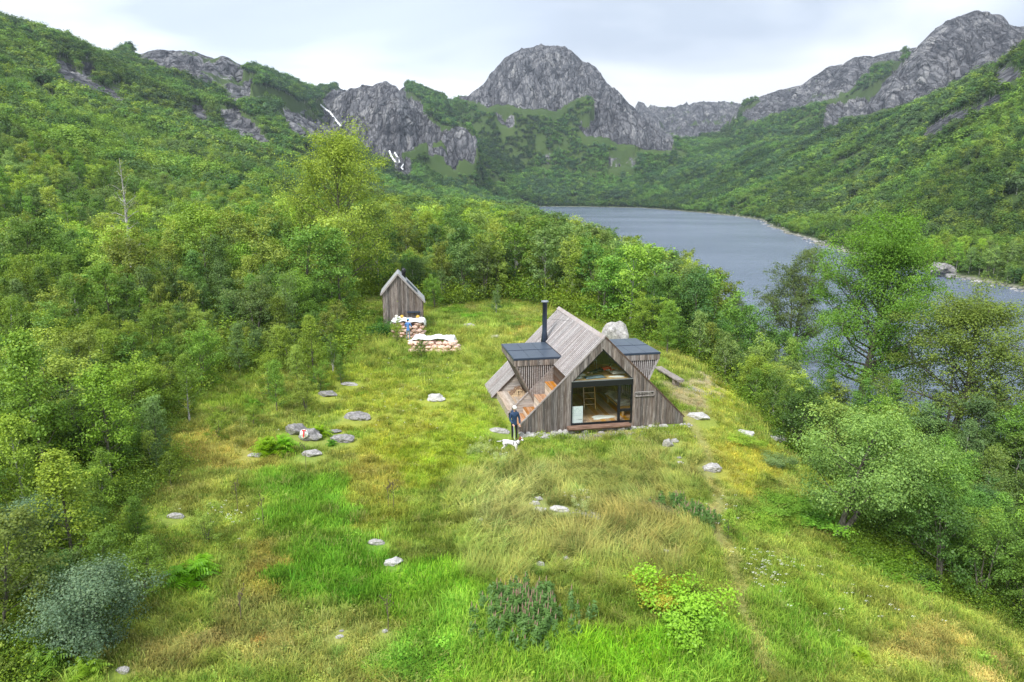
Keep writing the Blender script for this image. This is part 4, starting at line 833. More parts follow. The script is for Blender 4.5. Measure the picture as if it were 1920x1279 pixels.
for s in (-1, 1): part('loft_frame', bar('loft_frame', (OX, .02, OAP-.02), (OX+s*1.6, .02, OAP-1.62), .1, .045, M_BLACK, (0, 1, 0)))
# steps
TRE = [(-2.52, -1.97, 1.84), (-3.13, -2.52, 1.14), (-3.73, -3.13, .45), (-4.40, -3.73, .10)]
for j, (xa, xb, zt) in enumerate(TRE):
    nb_ = 4; wd_ = (xb-xa)/nb_
    for k in range(nb_): slab('step_board', [(xa+k*wd_+.004, zt-.04), (xa+(k+1)*wd_-.004, zt-.04), (xa+(k+1)*wd_-.004, zt), (xa+k*wd_+.004, zt)], .07, 2.53, M_STEP)
    zb = TRE[j+1][2] if j < 3 else -.15
    nr = max(1, round((zt-.05-zb)/.16)); hh_ = (zt-.045-zb)/nr
    for k in range(nr): slab('riser_board', [(xa+.01, zb+k*hh_+.004), (xa+.035, zb+k*hh_+.004), (xa+.035, zb+(k+1)*hh_-.004), (xa+.01, zb+(k+1)*hh_-.004)], .07, 2.53, M_RISER)
for k in range(6): slab('end_board', [(-2.035, 1.845+k*.145), (-2.005, 1.845+k*.145), (-2.005, 1.985+k*.145), (-2.035, 1.985+k*.145)], .065, 2.54, M_DARKW)
# wall between steps and deck: level boards cut to the slope
k = 0; z = -.12
while z < 2.74:
    z1 = z+.098; poly = clip_poly([(-4.45, z+.004), (-1.93, z+.004), (-1.93, z1), (-4.45, z1)], -1, 1, AP-.07)
    if area(poly) > .004: slab('cladding_board', poly, 2.545-RA.choice([0, .008]), 2.60, M_CLADH)
    z += .1
part('wall_cap', bar('wall_cap', (-1.93, 2.575, 2.76), (-4.56, 2.575, .13), .13, .045, M_CAP))
# rear section's front wall
z = -.12
while z < 3.:
    z1 = z+.098; poly = clip_poly([(-4.7, z+.004), (-1.6, z+.004), (-1.6, z1), (-4.7, z1)], -1, 1, AP-.14)
    if area(poly) > .004: slab('cladding_board', poly, 6.245-RA.choice([0, .008]), 6.29, M_CLADH)
    z += .1
part('barge_board', bar('barge_board', (-1.56, 6.22, AP-1.6), (-4.9, 6.22, AP-4.94), .05, .10, M_DARKW))
# deck
nb_ = 12; x0 = -4.56; wd_ = (x0*-1-2.6)/nb_
for k in range(nb_): slab('deck_board', [(x0+k*wd_+.004, .262), (x0+(k+1)*wd_-.004, .262), (x0+(k+1)*wd_-.004, .30), (x0+k*wd_+.004, .30)], 2.62, 6.22, M_DECK)
slab('deck_fascia', [(-4.54, -.2), (-4.50, -.2), (-4.50, .258), (-4.54, .258)], 2.63, 6.21, M_DECK)
# dormers
def dormer(s, xo):
    zt = 3.2; y0, y1 = 2.47, 6.23; xi = 1.56
    X = lambda a: s*a
    def P2(pts): q = [(X(a), b) for a, b in pts]; return q
    slab('dormer_body', P2([(xo-.12, 2.8), (xo-.1, 3.1), (1.7, 3.1), (1.9, 2.75), (2.55, .3), (2.95, .3)]), y0+.14, y1-.05, M_DARKW)
    slab('dormer_roof_edge', P2([(xo, zt-.09), (xo, zt), (xi, zt), (xi+.06, zt-.09)]), y0-.03, y1+.03, M_EDGE)
    ym = (y0+y1)/2; nx = 3; wx = (xo-xi-.1)/nx
    for j in range(2):
        for k in range(nx):
            a0 = xi+.06+k*wx; slab('roof_panel', P2([(a0+.008, zt+.001), (a0+wx-.008, zt+.001), (a0+wx-.008, zt+.014), (a0+.008, zt+.014)]), y0+.01+j*(ym-y0), ym-.012+j*(ym-y0), M_PANEL)
    slab('panel_seam', P2([(xi+.1, zt+.002), (xo-.02, zt+.002), (xo-.02, zt+.035), (xi+.1, zt+.035)]), ym-.012+.004, ym+.012-.004, M_EDGE)
    # fascia boards round the box
    a = 1.66 if s < 0 else 1.6; 
    while a < xo-.06:
        w_ = RA.choice([.11, .13, .15]); slab('fascia_board', P2([(a+.003, 2.79-RA.uniform(0, .015)), (min(a+w_, xo-.02)-.003, 2.79), (min(a+w_, xo-.02)-.003, zt-.095), (a+.003, zt-.095)]), y0-.01-RA.choice([0, .006]), y0+.03, M_WALL); a += w_
    yy = y0+.04
    while yy < y1-.05:
        w_ = RA.choice([.12, .14, .16]); part('fascia_board', prism('side_fascia', [(yy, 2.79), (min(yy+w_, y1)-.005, 2.79), (min(yy+w_, y1)-.005, zt-.095), (yy, zt-.095)], X(xo-.05), X(xo-.02), M_WALL, 'x')); yy += w_
    # slats of the hanging side walls, cut to the leaning edge
    def leanx(z): return 2.9+(xo-.15-2.9)*(z-.35)/(2.79-.35)
    a = 1.98 if s < 0 else 1.7
    while a < xo-.14:
        zb = max(.32, .35+(a+.02-2.9)/(xo-.15-2.9)*(2.79-.35)); slab('slat', P2([(a, zb), (a+.055, zb+(.055 if a > 2.9 else 0)), (a+.055, 2.79), (a, 2.79)]), y0+.03, y0+.062, M_CAP); a += .118
    for y_ in (y0+.02, y1-.07): part('leaning_post', bar('leaning_post', (X(2.9), y_, .33), (X(xo-.13), y_, 2.79), .07, .09, M_CAP if s > 0 else M_WALL, (X(1), 0, 0)))
    for k in range(22):
        y_ = y0+.18+k*.158; part('slat', bar('leaning_slat', (X(2.93), y_, .33), (X(xo-.09), y_, 2.79), .05, .03, M_WALL, (X(1), 0, 0)))
dormer(-1, 4.27); dormer(1, 4.13)
# chimney
def lathe(nm, prof, mat, seg=16, smooth=True):
    V = []; 
    for r_0, z_0 in prof:
        for k in range(seg): a = k*2*math.pi/seg; V.append((r_0*math.cos(a), r_0*math.sin(a), z_0))
    n = len(prof); F = np.array([[i*seg+j, i*seg+(j+1) % seg, (i+1)*seg+(j+1) % seg, (i+1)*seg+j] for i in range(n-1) for j in range(seg)])
    me = bpy.data.meshes.new(nm); me.from_pydata(V, [], [tuple(int(q) for q in f) for f in F]+[tuple(range(seg))[::-1], tuple(range((n-1)*seg, n*seg))])
    for p in me.polygons: p.use_smooth = smooth and len(p.vertices) == 4
    me.materials.append(mat); return me
ch = part('chimney', lathe('chimney', [(.24, 0), (.15, .75), (.145, .78), (.145, 2.5), (.15, 2.5)], M_EDGE), loc=(-1.6, 6.42, 3.05))
part('chimney_cap', lathe('chimney_cap', [(.215, 0), (.22, .03), (.22, .07), (.2, .075)], mat_plain('cap_grey', (.25, .28, .32), .4)), parent=ch, loc=(0, 0, 2.54))
part('stay_wire', bar('stay_wire', (-1.5, 6.42, 4.75), (-.25, 8.8, 4.55), .012, .012, M_BLACK)); part('stay_wire', bar('stay_wire', (-1.5, 6.42, 4.6), (-.25, 5.3, 4.6), .012, .012, M_BLACK))
def on_cab(x, y, z): 
    return (CABX+x*math.cos(CABA)-y*math.sin(CABA), CABY+x*math.sin(CABA)+y*math.cos(CABA), z)
def cthing(name, label, cat, x, y, z, rz=0., group=None): return empty(name, label, cat, on_cab(x, y, z), CABA+rz, group)
# sign beside the window
sg = cthing('name_sign', 'carved wooden name board fixed on the front wall right of the window', 'sign', 2.24, -.055, 1.64)
link('board', prism('sign_board', [(-.54, -.13), (.50, -.13), (.55, -.08), (.55, .09), (.51, .13), (-.52, .13), (-.56, .08), (-.56, -.09)], -.03, .0, M_WALL), sg)
for a, b in (((-.53, .115), (.51, .115)), ((-.53, -.115), (.51, -.115)), ((-.545, -.1), (-.545, .1)), ((.535, -.1), (.535, .1))):
    link('border', bar('sign_border', (a[0], -.04, a[1]), (b[0], -.04, b[1]), .02, .024, M_CAP, (0, 1, 0)), sg)
def text(nm, body, size, mat, parent, loc, rot=(math.pi/2, 0, 0), ext=.004, bold=.0):
    c = bpy.data.curves.new(nm, 'FONT'); c.body = body; c.size = size; c.extrude = ext; c.offset = bold; c.align_x = 'CENTER'; c.align_y = 'CENTER'; c.materials.append(mat)
    t_ = bpy.data.objects.new(nm, c); COL.objects.link(t_); bpy.context.view_layer.update(); me = bpy.data.meshes.new_from_object(t_.evaluated_get(bpy.context.evaluated_depsgraph_get())); bpy.data.objects.remove(t_)
    return link(nm, me, parent, loc, rot)
M_INK = mat_plain('burnt_lettering', (.02, .016, .012), .8)
text('lettering', 'Fisketjernbu', .165, M_INK, sg, (-.10, -.036, .0), bold=.001)
link('emblem', prism('emblem', [(.40, -.07), (.425, -.07), (.425, .0), (.47, .03), (.47, .075), (.36, .085), (.36, .03), (.40, .0)], -.036, -.028, M_INK), sg)
# information board behind the glass
bd = cthing('information_board', 'white information board with pale grey line drawing standing inside the big window', 'board', -1.37, .04, .235)
M_WHITE = mat_plain('white_board', (.82, .84, .86), .5); M_FAINT = mat_plain('pale_print', (.52, .55, .62), .7)
link('sheet', prism('sheet', [(-.30, 0), (.30, 0), (.30, .90), (-.30, .90)], 0, .012, M_WHITE), bd)
def poly_line(nm, pts, wd, mat, parent, y=-.003):
    for p, q in zip(pts[:-1], pts[1:]): link(nm, bar(nm, (p[0], y, p[1]), (q[0], y, q[1]), .004, wd, mat, (0, 0, 1) if abs(p[0]-q[0]) > abs(p[1]-q[1]) else (1, 0, 0)), parent)
poly_line('outline', [(-.09, .56), (-.10, .67), (-.05, .76), (0, .78), (.06, .76), (.10, .67), (.09, .56)], .014, M_FAINT, bd)
poly_line('outline', [(-.26, .52), (-.19, .62), (-.15, .68), (-.22, .72)], .014, M_FAINT, bd); poly_line('outline', [(.26, .54), (.19, .63), (.15, .68)], .014, M_FAINT, bd); poly_line('outline', [(-.24, .51), (.22, .50)], .008, M_FAINT, bd)
text('lettering', 'Turistforening', .075, M_FAINT, bd, (0, -.004, .42), ext=.001); text('lettering', 'T  Opplev', .07, M_INK, bd, (.12, -.004, .18), ext=.001)
# inside
M_PINE = mat_wood('pale_pine', (.50, .29, .11), (.64, .40, .17), (.72, .48, .23), sc=(12, 12, 2), rough=.6, var=.06)
ld = cthing('ladder', 'pine ladder leaning up to the sleeping loft behind the window', 'ladder', -.03, 2.1, .2)
for s in (-1, 1): link('rail', bar('rail', (s*.32, 0, 0), (s*.32, .55, 2.3), .045, .07, M_PINE, (0, 1, 0)), ld)
for k in range(7): link('rung', bar('rung', (-.3, .07+.075*k, .30+k*.31), (.3, .07+.075*k, .30+k*.31), .04, .035, M_PINE), ld)
def blob(nm, rx, ry, rz, mat, seed=0, amp=.12, sub=3, flat=0., fr=2.):
    bm = bmesh.new(); bmesh.ops.create_icosphere(bm, subdivisions=sub, radius=1)
    from mathutils import noise as mn
    for v in bm.verts:
        d = 1+amp*(mn.noise(v.co*fr+Vector((seed*3.7, seed*1.3, 0)))*1.6+mn.noise(v.co*fr*2.6+Vector((seed, 0, 5)))*.6); c = v.co*d
        if c.z < flat-1 and flat: c.z = flat-1
        v.co = Vector((c.x*rx, c.y*ry, c.z*rz))
    me = bpy.data.meshes.new(nm); bm.to_mesh(me); bm.free()
    for p in me.polygons: p.use_smooth = True
    me.materials.append(mat); return me
def cushion(nm, sx, sy, sz, mat, seed=0):
    bm = bmesh.new(); bmesh.ops.create_grid(bm, x_segments=12, y_segments=12, size=.5)
    from mathutils import noise as mn
    g = bmesh.ops.duplicate(bm, geom=bm.verts[:]+bm.edges[:]+bm.faces[:]); up = [v for v in bm.verts if v not in set(g['geom'])]
    for i, vs_ in enumerate((up, [v for v in g['geom'] if isinstance(v, bmesh.types.BMVert)])):
        for v in vs_:
            a, b = v.co.x*2, v.co.y*2; h = (max(0, 1-abs(a)**3.2)*max(0, 1-abs(b)**3.2))**.45; k = 1-.08*(abs(a*b)); n = mn.noise(Vector((a*1.6+seed, b*1.6, i)))
            v.co = Vector((a/2*sx*(1.04-.1*(1-abs(b))), b/2*sy*(1.04-.1*(1-abs(a))), (sz*.5)*h*(1+.3*n)*(1 if i == 0 else -.7)+sz*.35))
    bmesh.ops.remove_doubles(bm, verts=bm.verts[:], dist=.0015); bmesh.ops.recalc_face_normals(bm, faces=bm.faces[:])
    me = bpy.data.meshes.new(nm); bm.to_mesh(me); bm.free()
    for p in me.polygons: p.use_smooth = True
    me.materials.append(mat); return me
M_FLEECE = mat_plain('white_fleece', (.78, .76, .72), .95, .08, 30, bump=.02); M_LINEN = mat_plain('linen', (.62, .58, .52), .9, .12, 6, bump=.01); M_GREYC = mat_plain('grey_cushion', (.42, .43, .40), .9, .15, 8, bump=.01); M_BLANKET = mat_plain('blue_grey_blanket', (.14, .19, .23), .9, .3, 7, bump=.015)
def stripes(name, a, b, sc):
    m = newmat(name); t = NT(m); w_ = t.n('ShaderNodeTexWave', {'Vector': t.obj(), 'Scale': sc, 'Distortion': .3}, bands_direction='Y').outputs[1]; t.pbr(t.mix(t.mapr(w_, .55, .7), a, b), .9); return m
M_STRIPE = stripes('striped_linen', (.60, .56, .49), (.40, .36, .30), 9.)
def hide(nm, rx, ry, th, mat, seed):
    r = random.Random(seed); n = 40; V = [(0, 0, th)]; R_ = [1+.18*math.sin(3*a_+seed)+.1*math.sin(5*a_)+r.uniform(-.04, .04) for a_ in [i*6.283/n for i in range(n)]]
    for ring, (q, z) in enumerate(((.5, th), (.85, th*.9), (1., .004))):
        for i in range(n): a = i*6.283/n; V.append((rx*R_[i]*q*math.cos(a), ry*R_[i]*q*math.sin(a), z+(r.uniform(-.006, .006) if ring < 2 else 0)))
    F = [(0, 1+i, 1+(i+1) % n) for i in range(n)]+[(1+k*n+i, 1+(k+1)*n+i, 1+(k+1)*n+(i+1) % n, 1+k*n+(i+1) % n) for k in range(2) for i in range(n)]
    me = bpy.data.meshes.new(nm); me.from_pydata(V, [], F); me.materials.append(mat)
    for p in me.polygons: p.use_smooth = True
    return me
rug = link('sheepskin_rug', hide('sheepskin_rug', .62, .30, .05, M_FLEECE, 2)); rug.location = on_cab(.22, .75, .203); rug.rotation_euler = (0, 0, CABA); tag(rug, 'white sheepskin lying on the brown floor just inside the window', 'rug')
bed = cthing('day_bed', 'low wooden day bed with pale mattress along the inner right wall', 'bed', 1.75, 2.0, .2)
link('frame', box_me('bed_frame', .85, 2.6, .09, M_PINE), bed, (0, 0, .33))
for a, b in ((-.36, -1.22), (.36, -1.22), (-.36, 1.22), (.36, 1.22)): link('leg', box_me('bed_leg', .09, .09, .33, M_PINE), bed, (a, b, 0))
link('mattress', box_me('mattress', .80, 2.1, .14, M_LINEN, .03), bed, (0, .2, .421))
for nm, lab, me, loc, rz in (
 ('cushion','pale cushion propped on the day bed behind the narrow window',cushion('cushion', .5, .42, .16, M_LINEN, 1),(1.9, 1.35, .80),.3),
 ('blanket','white fleece folded on the near end of the day bed',cushion('folded_fleece', .75, .7, .12, M_FLEECE, 2),(1.62, 1.5, .77),.1),
 ('cushion','grey cushion at the far end of the day bed',cushion('cushion', .6, .45, .18, M_GREYC, 3),(1.4, 2.9, .78),.8),
 ('pillow','striped linen pillow at the right side of the sleeping loft',cushion('pillow', .8, .5, .2, M_STRIPE, 4),(1.08, .95, 2.52),.1),
 ('pillow','pale pillow behind the striped one on the sleeping loft',cushion('pillow', .7, .45, .17, M_LINEN, 5),(1.0, 1.65, 2.52),-.2),
 ('pillow','striped grey pillow in the left corner of the sleeping loft',cushion('pillow', .62, .5, .16, M_STRIPE, 6),(-1.08, .85, 2.52),.7),
 ('pillow','greenish white pillow nearest the left corner of the loft glass',cushion('pillow', .5, .4, .14, M_GREYC, 7),(-1.32, .4, 2.52),.2),
 ('blanket','rumpled blue grey blanket under the lying person at the loft edge',cushion('blanket', 1.15, .5, .1, M_BLANKET, 8),(-.35, .45, 2.505),.12)):
    o = link(nm, me); o.location = on_cab(*loc); o.rotation_euler = (0, 0, CABA+rz); tag(o, lab, nm)
fl = link('sheepskin', hide('sheepskin', .42, .16, .04, M_FLEECE, 5)); fl.location = on_cab(.9, .42, 2.503); fl.rotation_euler = (0, 0, CABA); tag(fl, 'small white sheepskin on the right edge of the sleeping loft', 'rug')
chr_ = cthing('wire_chair', 'pale wire frame chair standing at the back of the sleeping loft', 'chair', .1, 2.6, 2.5)
M_WIRE = mat_plain('grey_wire', (.35, .38, .36), .4)
for s in (-1, 1):
    link('leg', bar('leg', (s*.22, 0, 0), (s*.22, .05, .95), .025, .025, M_WIRE, (0, 1, 0)), chr_); link('leg', bar('leg', (s*.22, -.4, 0), (s*.22, -.38, .45), .025, .025, M_WIRE, (0, 1, 0)), chr_)
link('seat', box_me('seat', .46, .44, .03, M_WIRE), chr_, (0, -.18, .45)); link('backrest', bar('backrest', (-.22, .05, .93), (.22, .05, .93), .03, .03, M_WIRE), chr_); link('backrest', bar('backrest', (-.22, .04, .72), (.22, .04, .72), .02, .02, M_WIRE), chr_)
# doorstep log bench with its stones
M_LOG = mat_wood('red_brown_log', (.10, .055, .036), (.20, .12, .085), (.32, .215, .155), sc=(1.5, 14, 14), var=.1)
M_LOG2 = mat_wood('grey_log', (.15, .13, .115), (.27, .24, .215), (.40, .37, .34), sc=(1.5, 14, 14), var=.1)
def half_log(nm, ln, wd, th, mat, seed=0):
    from mathutils import noise as mn
    bm = bmesh.new(); seg = 16; ring = [(-.5, 1), (.5, 1), (.54, .55), (.40, .12), (.12, 0), (-.15, 0), (-.42, .15), (-.53, .6)]; rows = []
    for i in range(seg+1):
        x_ = (i/seg-.5)*ln; rows.append([bm.verts.new((x_, a*wd*(1+.12*mn.noise(Vector((x_*1.3, a*3, seed)))), b*th+.02*mn.noise(Vector((x_*2, a*4, seed+3))))) for a, b in ring])
    for i in range(seg):
        for j in range(8): bm.faces.new((rows[i][j], rows[i+1][j], rows[i+1][(j+1) % 8], rows[i][(j+1) % 8]))
    bm.faces.new(rows[0]); bm.faces.new(rows[-1][::-1]); bmesh.ops.recalc_face_normals(bm, faces=bm.faces[:])
    me = bpy.data.meshes.new(nm); bm.to_mesh(me); bm.free(); me.materials.append(mat); return me
lb = cthing('log_bench', 'red brown half log bench laid on stones under the big front window', 'bench', -.32, -.42, -.12)
link('seat', half_log('seat', 3.35, .42, .17, M_LOG, 1), lb, (0, 0, .14))
# ================================================================ ROCKS
def mat_rock(name, a, b, c, lich=.5):
    m = newmat(name); t = NT(m); O = t.obj(); r = t.rand(); P = t.pos(); n = t.noise(O, 2.6, 6., .65); n2 = t.noise(O, 9., 4., .6); n3 = t.noise(P, 2.7, 5., .6)
    col = t.ramp(n, [(.33, a), (.5, b), (.66, c)]); col = t.mix(t.mapr(n2, .52, .6, 0., lich), col, (.10, .10, .092)); col = t.mix(t.mapr(n3, .56, .7, 0., lich*.9), col, (.20, .23, .10))
    t.pbr(col, .9, t.bump(t.math('ADD', n, t.math('MULTIPLY', n2, .4)), .06, .8)); return m
M_ROCK = mat_rock('pale_grey_stone', (.22, .21, .20), (.40, .385, .37), (.58, .565, .55)); M_WROCK = mat_rock('bright_quartz_stone', (.36, .35, .34), (.50, .49, .475), (.64, .63, .61), .22); M_DROCK = mat_rock('mottled_grey_stone', (.13, .125, .125), (.25, .24, .24), (.42, .40, .40), .6)
ROCKM = {}; CLEAR = []
def rockmesh(kind, mat):
    k = (kind, mat.name)
    if k not in ROCKM:
        bm = bmesh.new(); bmesh.ops.create_icosphere(bm, subdivisions=4, radius=1); r = random.Random(kind*7+1)
        from mathutils import noise as mn
        pl = [(Vector((r.gauss(0, 1), r.gauss(0, 1), r.gauss(0, .8))).normalized(), r.uniform(.5, .9)) for _ in range(9)]
        for v in bm.verts:
            c = v.co.copy()
            for n, d in pl:
                q = c.dot(n)-d
                if q > 0: c -= n*q*.93
            c *= 1+.22*mn.noise(v.co*1.4+Vector((kind*5, 0, 0)))+.13*mn.noise(v.co*3.4+Vector((kind, 3, 0)))+.06*mn.noise(v.co*8+Vector((kind, 3, 9))); v.co = c
        me = bpy.data.meshes.new('rock_shape_%d' % kind); bm.to_mesh(me); bm.free(); me.materials.append(mat)
        for p in me.polygons: p.use_smooth = kind % 2 == 0
        ROCKM[k] = me
    return ROCKM[k]
def rock(name, x, y, z, sx, sy, sz, label, mat=None, kind=0, rz=0., group=None, cat='rock', sink=.35):
    o = link(name, rockmesh(kind, mat or M_ROCK)); o.location = (x, y, z+sz*(1-sink)-sz*.35); o.scale = (sx, sy, sz); o.rotation_euler = (0, 0, rz); return tag(o, label, cat, group)
def rock_px(u, v, wpx, hr, label, mat=None, kind=None, name='rock', dr=.75, group=None, sink=.42):
    """v sights the foot of the stone"""
    x, y, z = hit(u, v); w_ = wpx/FPX*math.hypot(x, y, CAMH)*.5; CLEAR.append((x, y, w_*1.25+.22)); k = random.randrange(6) if kind is None else kind
    return rock(name, x, y+w_*dr*.5, z, w_, w_*dr, w_*hr, label, mat, k, random.uniform(-.3, .3), group, sink=sink)
x, y, z = hit(1140, 648, 46); bo = link('boulder', blob('boulder', 1.12, 1.05, 1.75, M_ROCK, 4, .16, 4, 0, 1.3), None, (x+.1, 50.5, z+.75), (.1, -.12, .4)); tag(bo, 'large pale grey boulder standing behind the cabin, taller than a person', 'boulder')
for a in [
 (816,753,34,.62,'bright white stone lying alone in the open grass left of the cabin',M_WROCK),(668,786,48,.5,'long mottled grey rock in yellow moss left of the white stone',M_DROCK),(612,744,34,.45,'grey slab rock half hidden by bushes near the tip of the left wood',M_DROCK),
 (553,815,40,.75,'dark grey rock left of the one painted with a red T',M_DROCK),(577,826,44,.7,'grey rock carrying the white and red trail mark',M_DROCK),(640,828,46,.35,'flat grey rock in rusty moss right of the painted rock',M_DROCK),(583,856,34,.45,'pale lichened rock below the painted rock',M_ROCK),
 (625,812,26,.25,'narrow slab lying between fern and flat rock',M_DROCK),(655,723,34,.2,'low flat slab in dry grass above the long mottled rock',M_ROCK),(477,856,26,.3,'low stone at the left foot of the big fern',M_ROCK),(938,812,40,.28,'broad flat pale rock behind the dog',M_ROCK),
 (1312,787,40,.45,'rounded pale rock just right of the cabin corner',M_WROCK),(1400,816,34,.38,'long pale rock, left one of two on the right slope',M_WROCK),(1459,828,42,.38,'long pale rock, right one of two on the right slope',M_WROCK),(1334,884,38,.5,'rounded grey rock beside the path below the cabin',M_ROCK),
 (1254,838,20,1.2,'upright pale stone in the grass before the right cabin wall',M_ROCK),(1266,830,14,.8,'small stone leaning behind the upright pale one',M_ROCK),(1276,869,12,.4,'tiny flat stone between cabin and path',M_WROCK),(1010,939,16,.7,'topmost stone of the small cluster in the tall grass',M_WROCK),
 (1003,947,20,.55,'middle stone of the small cluster in the tall grass',M_WROCK),(1013,959,26,.4,'lowest stone of the small cluster in the tall grass',M_WROCK),(1051,960,36,.38,'widest pale stone right of the small cluster',M_WROCK),(1014,1061,15,.8,'round white stone alone below the grey log',M_WROCK),
 (1061,1049,12,.7,'small white stone right of the round one',M_WROCK),(902,976,10,.8,'small pale stone in the wind laid grass',M_ROCK),(706,1022,30,.45,'mottled stone on bare earth under the lush green patch',M_ROCK),(738,1060,34,.42,'whitish flat stone lower right of the mottled one',M_WROCK),
 (636,1196,13,.6,'small pale stone in the lower left dry grass',M_WROCK),(722,1187,10,1.,'small upright stone at the foot of a dead stalk',M_WROCK),(328,972,28,.4,'low reddish grey stone in heather at the left',M_ROCK),(1530,778,16,.4,'pale stone low on the bank above the lake',M_WROCK),
 (1250,1035,12,.5,'tiny pale stone in the dry grass right of centre',M_WROCK),(1095,966,12,.5,'dark small stone by the gravel patch',M_DROCK),(880,612,22,.4,'low grey rock in the far meadow behind the long sack pile',M_ROCK),(930,633,18,.4,'small grey rock in the far meadow left of the chimney',M_ROCK),
 (1275,860,10,.5,'small stone under the right end of the cabin grass',M_ROCK),(228,1262,20,.6,'pale stone in the lower left corner by the bush',M_ROCK),(640,985+200,8,.5,'tiny stone in dry grass at the lower left',M_ROCK),(1118,975,16,.4,'flat dark stone on the gravel patch',M_DROCK)]:
    rock_px(a[0], a[1], a[2], a[3], a[4], a[5])
# trail mark painted on the rock
x, y, z = hit(577, 826); mk = empty('trail_mark', 'white painted stone with red letter T set on the grey rock', 'trail marker', (x-.12, y-.12, z+.42), .0)
M_PAINTW = mat_plain('white_paint', (.80, .80, .78), .7, .05, 6); M_RED = mat_plain('red_paint', (.62, .02, .02), .6)
link('stone', rockmesh(3, M_PAINTW), mk, (0, 0, 0), (0, 0, 0), (.19, .12, .27))
link('mark', prism('mark_stem', [(.0, -.20), (.06, -.20), (.06, .1), (.0, .1)], -.155, -.135, M_RED), mk, rot=(-.35, 0, 0)); link('mark', prism('mark_bar', [(-.06, .1), (.13, .1), (.13, .155), (-.06, .155)], -.155, -.135, M_RED), mk, rot=(-.35, 0, 0))
# stones along the cabin front
r3 = random.Random(9)
for k in range(88):
    side = r3.random() < .5; lx = r3.uniform(-4.5, -1.7) if side else r3.uniform(1.2, 4.9)
    if r3.random() < .15: lx = r3.uniform(-1.7, 1.2)
    ly = -abs(r3.gauss(.08, .22))-.12; wx, wy, _ = on_cab(lx, ly, 0); s = r3.uniform(.045, .15)*(1.15 if k % 7 == 0 else 1)
    wh = 'along the foot of the front wall left of the log bench' if side and lx < -1.6 else 'along the foot of the front wall right of the log bench' if lx > 1.2 else 'before the log bench'
    sz = 'larger' if s > .12 else 'medium' if s > .085 else 'small'
    rock('stone', wx, wy, H(wx, wy), s*r3.uniform(1, 1.5), s, s*r3.uniform(.6, .95), '%s pale stone %s' % (sz, wh), M_WROCK if k % 3 else M_ROCK, k % 6, r3.uniform(0, 6), 'stones %s' % wh, 'stone')
for lx, lab in ((-1.05, 'grey stone under the left part of the log bench'), (.95, 'grey stone carrying the right part of the log bench')):
    wx, wy, _ = on_cab(lx, -.46, 0); rock('stone', wx, wy, -.2, .22, .2, .17, lab, M_DROCK, 2, .3, None, 'stone', .1)
# grey log in the grass
x, y, z = hit(1015, 994); lg = link('fallen_log', bar('fallen_log', (-.46, .16, .06), (.46, -.16, .06), .1, .1, mat_plain('bleached_wood', (.58, .52, .46), .9, .15, 9, bump=.01)), None, (x, y, z+.03)); tag(lg, 'short bleached log lying in tall grass below the pale stones', 'log')
# long bench right of the cabin
x0, y0, z0 = hit(1233, 700); x1, y1, z1 = hit(1276, 722)
def bench_at():
    p0 = Vector(at_z(1235, 690, .25)+(0,)); p1 = Vector(at_z(1274, 716, .15)+(0,)); c = (p0+p1)/2; d = p1-p0; return c, math.atan2(d.y, d.x), d.length
bc, ba, bl = bench_at(); gz = H(bc.x, bc.y)
bn = empty('long_bench', 'long grey half log bench on the bare ground right of the cabin', 'bench', (bc.x, bc.y, gz), ba)
link('seat', half_log('seat', bl+.3, .5, .16, M_LOG2, 4), bn, (0, 0, .30))
for s in (-1, 1): link('leg', box_me('support', .32, .38, .55, M_LOG2, .04), bn, (s*bl*.33, 0, -.2))
# firewood under the left dormer
M_CUT = mat_plain('cut_wood', (.74, .58, .38), .8, .25, 9); M_WBARK = mat_plain('split_bark', (.20, .12, .07), .9, .3, 8)
fwm = []
for q in range(4):
    r = .05+.012*q; seg = 7; V = [(a_, r*(1+.15*math.sin(k*2+q))*math.cos(k*6.283/seg), r*math.sin(k*6.283/seg)) for a_ in (-.17, .17) for k in range(seg)]; V = [(b, a, c) for a, b, c in V]
    me = bpy.data.meshes.new('firewood_log'); me.from_pydata(V, [], [tuple(range(seg)), tuple(range(2*seg-1, seg-1, -1))]+[(k, seg+k, seg+(k+1) % seg, (k+1) % seg) for k in range(seg)]); me.materials.append(M_CUT); me.materials.append(M_WBARK)
    for p in me.polygons: p.material_index = 0 if len(p.vertices) > 4 else 1
    fwm.append(me)
row = 0; nn = 9; zc_ = .355
while nn > 2:
    for k in range(nn):
        for dep in (0, 1):
            lx = -3.40+(k-nn/2+.5)*.115+r3.uniform(-.02, .02); o = link('firewood', fwm[r3.randrange(4)]); o.location = on_cab(lx, 5.2+dep*.36+r3.uniform(-.03, .03), zc_); o.rotation_euler = (r3.uniform(-.05, .05), r3.uniform(0, 3), CABA+r3.uniform(-.12, .12))
            tag(o, 'split birch log in the %s row of the firewood stack under the dormer' % ('lower' if row < 2 else 'upper'), 'firewood', 'firewood stacked on the deck')
    nn -= 2; row += 1; zc_ += .098
